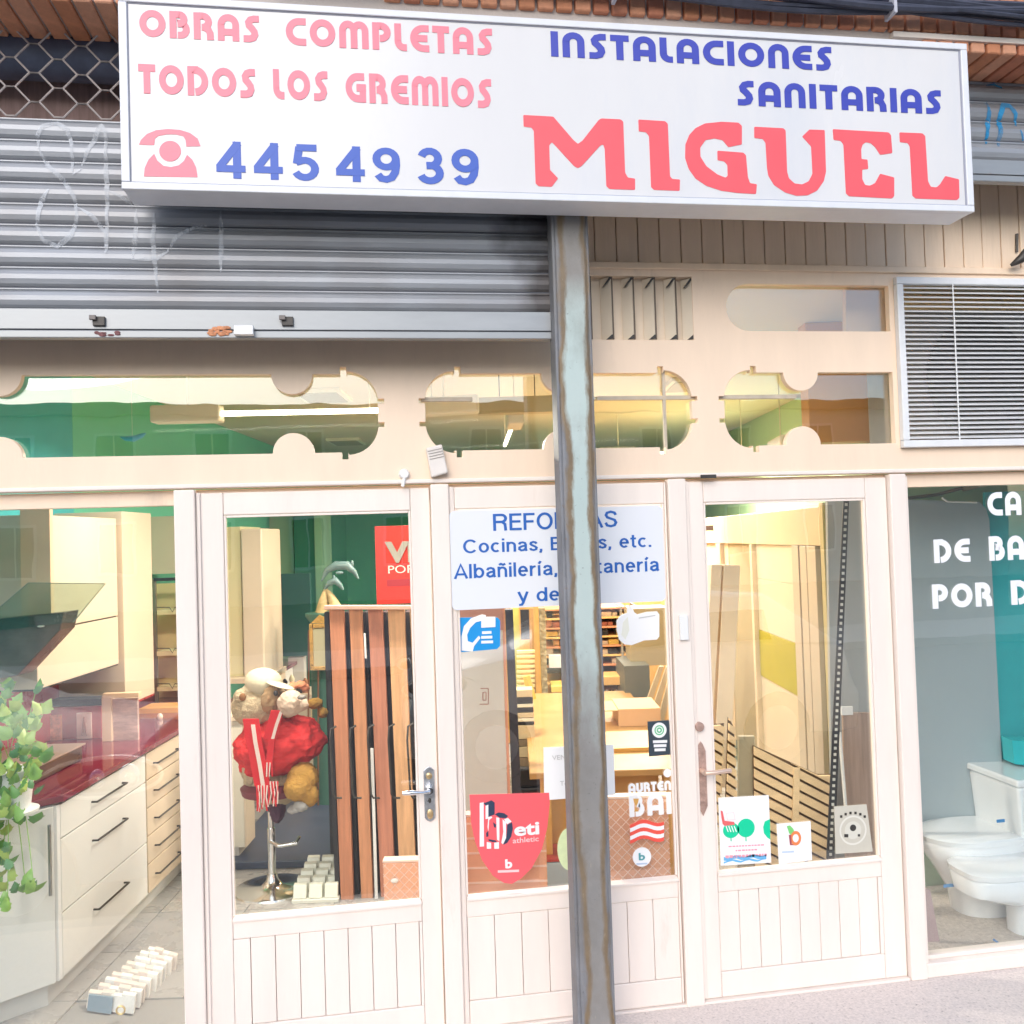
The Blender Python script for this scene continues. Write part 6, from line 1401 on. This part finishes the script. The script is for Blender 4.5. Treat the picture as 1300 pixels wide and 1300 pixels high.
# helmet-shaped blue sticker
t = thing('blue_sticker', 'blue rounded sticker with white curved crest and three text lines under the white board', 'sticker', P(606, 826, YG))
sheet('back', [(580, 788), (584, 784), (632, 784), (635, 788), (635, 820), (631, 824), (586, 828), (580, 823)], YG, mat('sky_blue_vinyl', (.01, .30, .72), .4), t)
sheet('crest', [(586, 826), (586, 808), (589, 795), (598, 785), (612, 780), (617, 781), (616, 787), (604, 790), (597, 797), (593, 806), (594, 814), (600, 816), (608, 807), (610, 810), (602, 820), (600, 827)], YG-.0014, WHS, t)
sheet('crest', [(611, 783), (629, 783), (629, 796), (611, 797)], YG-.0028, WHS, t)
for k, (xa, xb) in enumerate(((612, 624), (611, 625), (611, 626))): sheet('text_bar', [(xa, 801.5+k*6), (xb, 801+k*6), (xb, 804.5+k*6), (xa, 805+k*6)], YG-.0014, PNK if 0 else WHS, t)
# white bottle shape
t = thing('white_sticker', 'white apple and leaf shaped sticker at the top right of the middle pane', 'sticker', P(810, 815, YG))
sheet('shape', [(796, 773), (799, 768), (803, 771), (805, 777), (809, 780), (820, 777), (834, 776), (837, 780), (837, 808), (834, 812), (818, 813), (810, 816), (802, 819), (793, 818), (786, 812), (783, 800), (783, 788), (788, 781), (796, 778)], YG, WHS, t)
sheet('inner_line', [(811, 784), (832, 780.5), (832, 782), (811, 785.4)], YG-.0013, mat('grey_ink', (.55, .55, .55), .5), t)
sheet('inner_shape', [(791, 790), (797, 783), (799, 800), (794, 812), (789, 806)], YG-.0013, mat('cream_ink', (.80, .80, .70), .5), t)
# shield
t = thing('shield_sticker', 'coral red shield sticker lettered beti with a three dimensional striped b', 'sticker', P(645, 1120, YG))
sh_ = [(596, 1009), (697, 1006.5), (698, 1020), (695, 1050), (688, 1078), (675, 1102), (662, 1115), (650, 1122), (640, 1121), (626, 1112), (612, 1092), (603, 1068), (598, 1045)]
sheet('shield', sh_, YG, REDS, t)
Z = lambda L: [(590+x/10, 1000+y/10) for x, y in L]
for lp in ([(240, 200), (340, 160), (380, 190), (380, 340), (300, 370), (300, 260)], [(380, 340), (430, 315), (500, 325), (550, 360), (520, 390), (440, 380), (400, 350)], [(540, 470), (600, 440), (610, 520), (590, 620), (540, 700), (490, 725), (530, 620)], [(360, 440), (400, 470), (390, 510), (372, 500)], [(270, 580), (300, 545), (300, 620), (275, 625)], [(300, 655), (390, 670), (410, 690), (350, 690), (305, 675)]): sheet('letter_shade', Z(lp), YG-.0014, NAV, t)
for lp in ([(190, 195), (240, 185), (245, 745), (190, 750)], [(265, 230), (300, 215), (300, 390), (265, 400)], [(300, 375), (340, 365), (350, 380), (310, 410), (300, 560), (290, 500)], [(280, 690), (335, 700), (335, 775), (280, 775)], [(375, 700), (435, 690), (435, 775), (375, 775)], [(400, 375), (440, 385), (440, 680), (410, 660)], [(480, 400), (525, 440), (525, 640), (485, 720), (465, 700), (490, 560)], [(500, 400), (550, 385), (595, 430), (540, 465), (520, 440)]): sheet('letter_stripe', Z(lp), YG-.0018, WHS, t)
txt('eti', 653, 1061, 685, 16, YG-.0012, WHS, t, .03); txt('athletic', 651, 1070.5, 684, 6.5, YG-.0012, PNK, t, .01); txt('b', 641.5, 1102, 650.5, 10.5, YG-.0012, WHS, t, .04); sheet('text_bar', [(632, 1105), (659, 1104), (659, 1107), (632, 1108)], YG-.0014, PNK, t)
# round pale green sticker partly behind the post
t = thing('round_sticker', 'pale green round sticker half hidden behind the steel post', 'sticker', P(722, 1108, YG)); c_ = P(724, 1078, YG); B = MB(); B.prism([Vector((c_.x+.052*cos(a*pi/16), YG, c_.z+.085*sin(a*pi/16))) for a in range(32)], (0, .001, 0)); make('disc', B, mat('pale_green_vinyl', (.70, .80, .45), .5, var=.08, scale=30), t)
# white notice
t = thing('paper_notice', 'white paper notice behind the steel post in the middle pane', 'notice', P(735, 1015, YG)); sheet('paper', [(690, 949), (779, 945), (781, 1009), (691, 1016)], .02476, WHS, t, .001)
txt('VENDO', 701, 965, 733, 6, YG-.0006, mat('grey_ink', (.4, .4, .4), .5), t); txt('Tel', 711, 997.5, 722, 6, YG-.0006, mat('grey_ink', (.4, .4, .4), .5), t)
# eco label
t = thing('dark_label', 'dark slate label with white disc and green rings at the right of the middle pane', 'sticker', P(838, 960, YG)); sheet('label', [(822, 916), (851, 914), (853, 958), (824, 960.5)], YG, mat('slate_vinyl', (.04, .06, .08), .5), t)
def disc(px, py, r, m, par, y, name='disc', r0=None):
    c_ = P(px, py, y); B = MB(); n = 28; rr = r/325
    if r0 is None: B.prism([Vector((c_.x+rr*cos(2*pi*a/n), y, c_.z+rr*sin(2*pi*a/n))) for a in range(n)], (0, .0008, 0))
    else:
        r2 = r0/325; vs = [Vector((c_.x+k_*cos(2*pi*a/n), y, c_.z+k_*sin(2*pi*a/n))) for k_ in (rr, r2) for a in range(n)]; B.add(vs, [(a, (a+1) % n, (a+1) % n+n, a+n) for a in range(n)])
    return make(name, B, m, par)
GRN = mat('leaf_green_ink', (.10, .50, .22), .5)
disc(837, 927, 10, WHS, t, YG-.0012); disc(837, 927, 6.5, GRN, t, YG-.0016, 'ring', 5); disc(837, 927, 3.6, GRN, t, YG-.0016, 'ring', 1.8)
for k in range(3): sheet('text_bar', [(829+k, 940+k*5.2), (847-k, 939.5+k*5.2), (847-k, 943+k*5.2), (829+k, 943.5+k*5.2)], YG-.0014, WHS, t)
# AURTEN BAI sticker
t = thing('cup_sticker', 'white AURTEN BAI sticker with cup in the B and red striped flag below', 'sticker', P(826, 1070, YG))
wline('AURTEN', (798, 1007), (852, 1003), (798, 995), WHS, t, YG, thick=.28, gap=.1)
wline('BAI', (799, 1037.5), (853, 1034), (799, 1009.5), WHS, t, YG, thick=.24, gap=.12)
sheet('cup', [(804, 1014), (811, 1014), (810, 1019), (808, 1023), (808.3, 1027), (811, 1030), (805, 1030.5), (807, 1027), (807, 1023), (805, 1019)], YG-.0030, OCH, t)
disc(847.5, 981.5, 5.5, WHS, t, YG-.0012, 'dot'); 
wv = lambda y0, a: [(800+k*4.3, y0-k*.35+a*sin(k*2*pi/9.5+2.2)) for k in range(11)]
up_, lo_ = wv(1045, 3), wv(1069, 3); sheet('flag', up_+lo_[::-1], YG, mat('flag_red', (.85, .10, .07), .45), t)
for y0 in (1049.5, 1059.5): sheet('flag_stripe', wv(y0, 2.8)+wv(y0+5, 2.8)[::-1], YG-.0014, WHS, t)
t = thing('round_badge', 'small white round badge sticker with coloured b below the striped flag', 'sticker', P(815, 1100, YG)); disc(815, 1088, 12.5, WHS, t, YG-.0002)
txt('b', 811, 1092, 819, 9, YG-.0012, mat('teal_ink', (.1, .35, .38), .5), t, .03); sheet('text_bar', [(808, 1096), (822, 1095.3), (822, 1097.2), (808, 1098)], YG-.0016, mat('pale_blue_ink', (.5, .6, .75), .5), t)
# posters on the right door
YD = .031
t = thing('chair_poster', 'white poster with red chair, two round green trees and blue waves on the right door', 'poster', P(945, 1098, YD)); sheet('paper', [(912, 1013), (976, 1009.5), (979, 1095), (915, 1099)], YD, WHS, t)
GT = mat('mint_green_ink', (.0, .62, .32), .5); RD = mat('coral_ink', (.80, .14, .14), .5); BW = mat('light_blue_ink', (.15, .45, .75), .5)
for px, py, rx, ry, par_ in ((928, 1054, 11, 10, 0), (947, 1051, 12, 12, 0)):
    c_ = P(px, py, YD); B = MB(); B.prism([Vector((c_.x+rx/318*cos(a*pi/12), YD-.0014, c_.z+ry/318*sin(a*pi/12))) for a in range(24)], (0, .001, 0)); make('tree_shape', B, GT, t)
sheet('tree_shape', [(977.5, 1040), (971, 1043), (969, 1050), (970, 1058), (974, 1063), (978, 1066)], YD-.0014, GT, t)
for px in (928, 947): sheet('trunk', [(px-.6, 1062), (px+.6, 1062), (px+.8, 1068), (px-.4, 1068)], YD-.0016, GT, t)
sheet('chair_shape', [(915, 1029), (917.5, 1030), (920, 1042), (932, 1043.5), (933, 1047), (920, 1048.5), (917.5, 1046), (916, 1038)], YD-.0022, RD, t)
for k in range(4): sheet('chair_leg', [(921+k*3.5, 1048.5), (922.2+k*3.5, 1048.5), (925+k*3.5, 1056), (924+k*3.5, 1056.5)], YD-.0022, WHS, t)
sheet('chair_back', [(922, 1032), (932, 1031), (934, 1041), (923, 1041.5)], YD-.0016, mat('pale_peach_ink', (.86, .72, .70), .5), t); sheet('chair_back', [(923, 1033), (931, 1032.4), (932.5, 1040), (924, 1040.5)], YD-.0024, WHS, t)
PKI = mat('pink_ink', (.85, .35, .42), .5)
for k, (xa, xb, h) in enumerate(((925, 966, 1.6), (934, 958, 1.8), (921, 971, 3.4))):
    yb_ = (1073, 1078.5, 1085)[k]; x = xa; random.seed(k)
    while x < xb: w_ = random.uniform(1.6, 4.4); sheet('text_bar', [(x, yb_-(x-945)*.05), (x+w_, yb_-(x-945)*.05-.1), (x+w_, yb_+h-(x-945)*.05-.1), (x, yb_+h-(x-945)*.05)], YD-.0014, PKI, t); x += w_+1
w2 = lambda y0, ph: [(919+k*5.4, y0-k*.3+1.5*sin(k*1.6+ph)) for k in range(11)]
sheet('wave', w2(1088, 0)+w2(1092, .5)[::-1], YD-.0014, BW, t); sheet('wave', w2(1092.8, 1.4)+w2(1095, 1.8)[::-1], YD-.0014, BW, t)
t = thing('small_card', 'small white square card with a green and orange b on the right door', 'card', P(1008, 1095, YD)); sheet('paper', [(986, 1046), (1029, 1042.5), (1031, 1092), (989, 1097)], YD, WHS, t)
sheet('leaf_shape', [(999, 1049), (1003, 1048), (1007, 1052), (1009, 1057), (1006, 1062), (1002, 1058)], YD-.0014, mat('fresh_green_ink', (.20, .62, .18), .5), t); sheet('stem_shape', [(1001.5, 1060), (1004.5, 1060), (1005, 1071), (1008, 1073), (1003, 1073)], YD-.0018, mat('maroon_ink', (.4, .08, .1), .5), t)
c_ = P(1010, 1064, YD); B = MB(); n = 22; vs = [Vector((c_.x+k_*.8*cos(2*pi*a/n), YD-.0016, c_.z+k_*sin(2*pi*a/n))) for k_ in (.030, .017) for a in range(n)]; B.add(vs, [(a, (a+1) % n, (a+1) % n+n, a+n) for a in range(n)]); make('bowl_shape', B, mat('orange_red_ink', (.82, .24, .08), .5), t)
sheet('text_bar', [(993, 1081), (1008, 1080), (1008, 1082.3), (993, 1083)], YD-.0014, mat('pale_blue_ink', (.5, .6, .75), .5), t)
t = thing('brewery_card', 'translucent grey card with a round emblem at the right of the right door', 'card', P(1082, 1084, YD)); sheet('card', [(1059, 1024), (1100, 1021), (1108, 1081), (1061, 1084)], YD, mat('translucent_card', (.58, .55, .46), .4, var=.06), t)
disc(1083, 1054, 20, mat('card_ring', (.72, .70, .62), .5), t, YD-.001, 'ring', 17.5); disc(1083, 1051, 4.5, DKMET, t, YD-.0012, 'hop'); disc(1083, 1054, 12, mat('card_pale', (.66, .64, .55), .5), t, YD-.0009, 'disc')
for k in range(6): a = radians(125-k*14); px, py = 1083+26*cos(a), 1058-26*sin(a); sheet('letter_mark', [(px-1.4, py-1.6), (px+1.4, py-1.6), (px+1.4, py+1.6), (px-1.4, py+1.6)], YD-.0014, DKMET, t)
sheet('mark', [(1072, 1059), (1077, 1059), (1077, 1063), (1072, 1063)], YD-.0014, DKMET, t); sheet('mark', [(1089, 1059), (1092, 1059), (1092, 1062), (1089, 1062)], YD-.0014, DKMET, t)
t = thing('glass_tab', 'small clear vinyl strip stuck on the glass above the bear', 'sticker', P(0, 0, .03)) if False else None
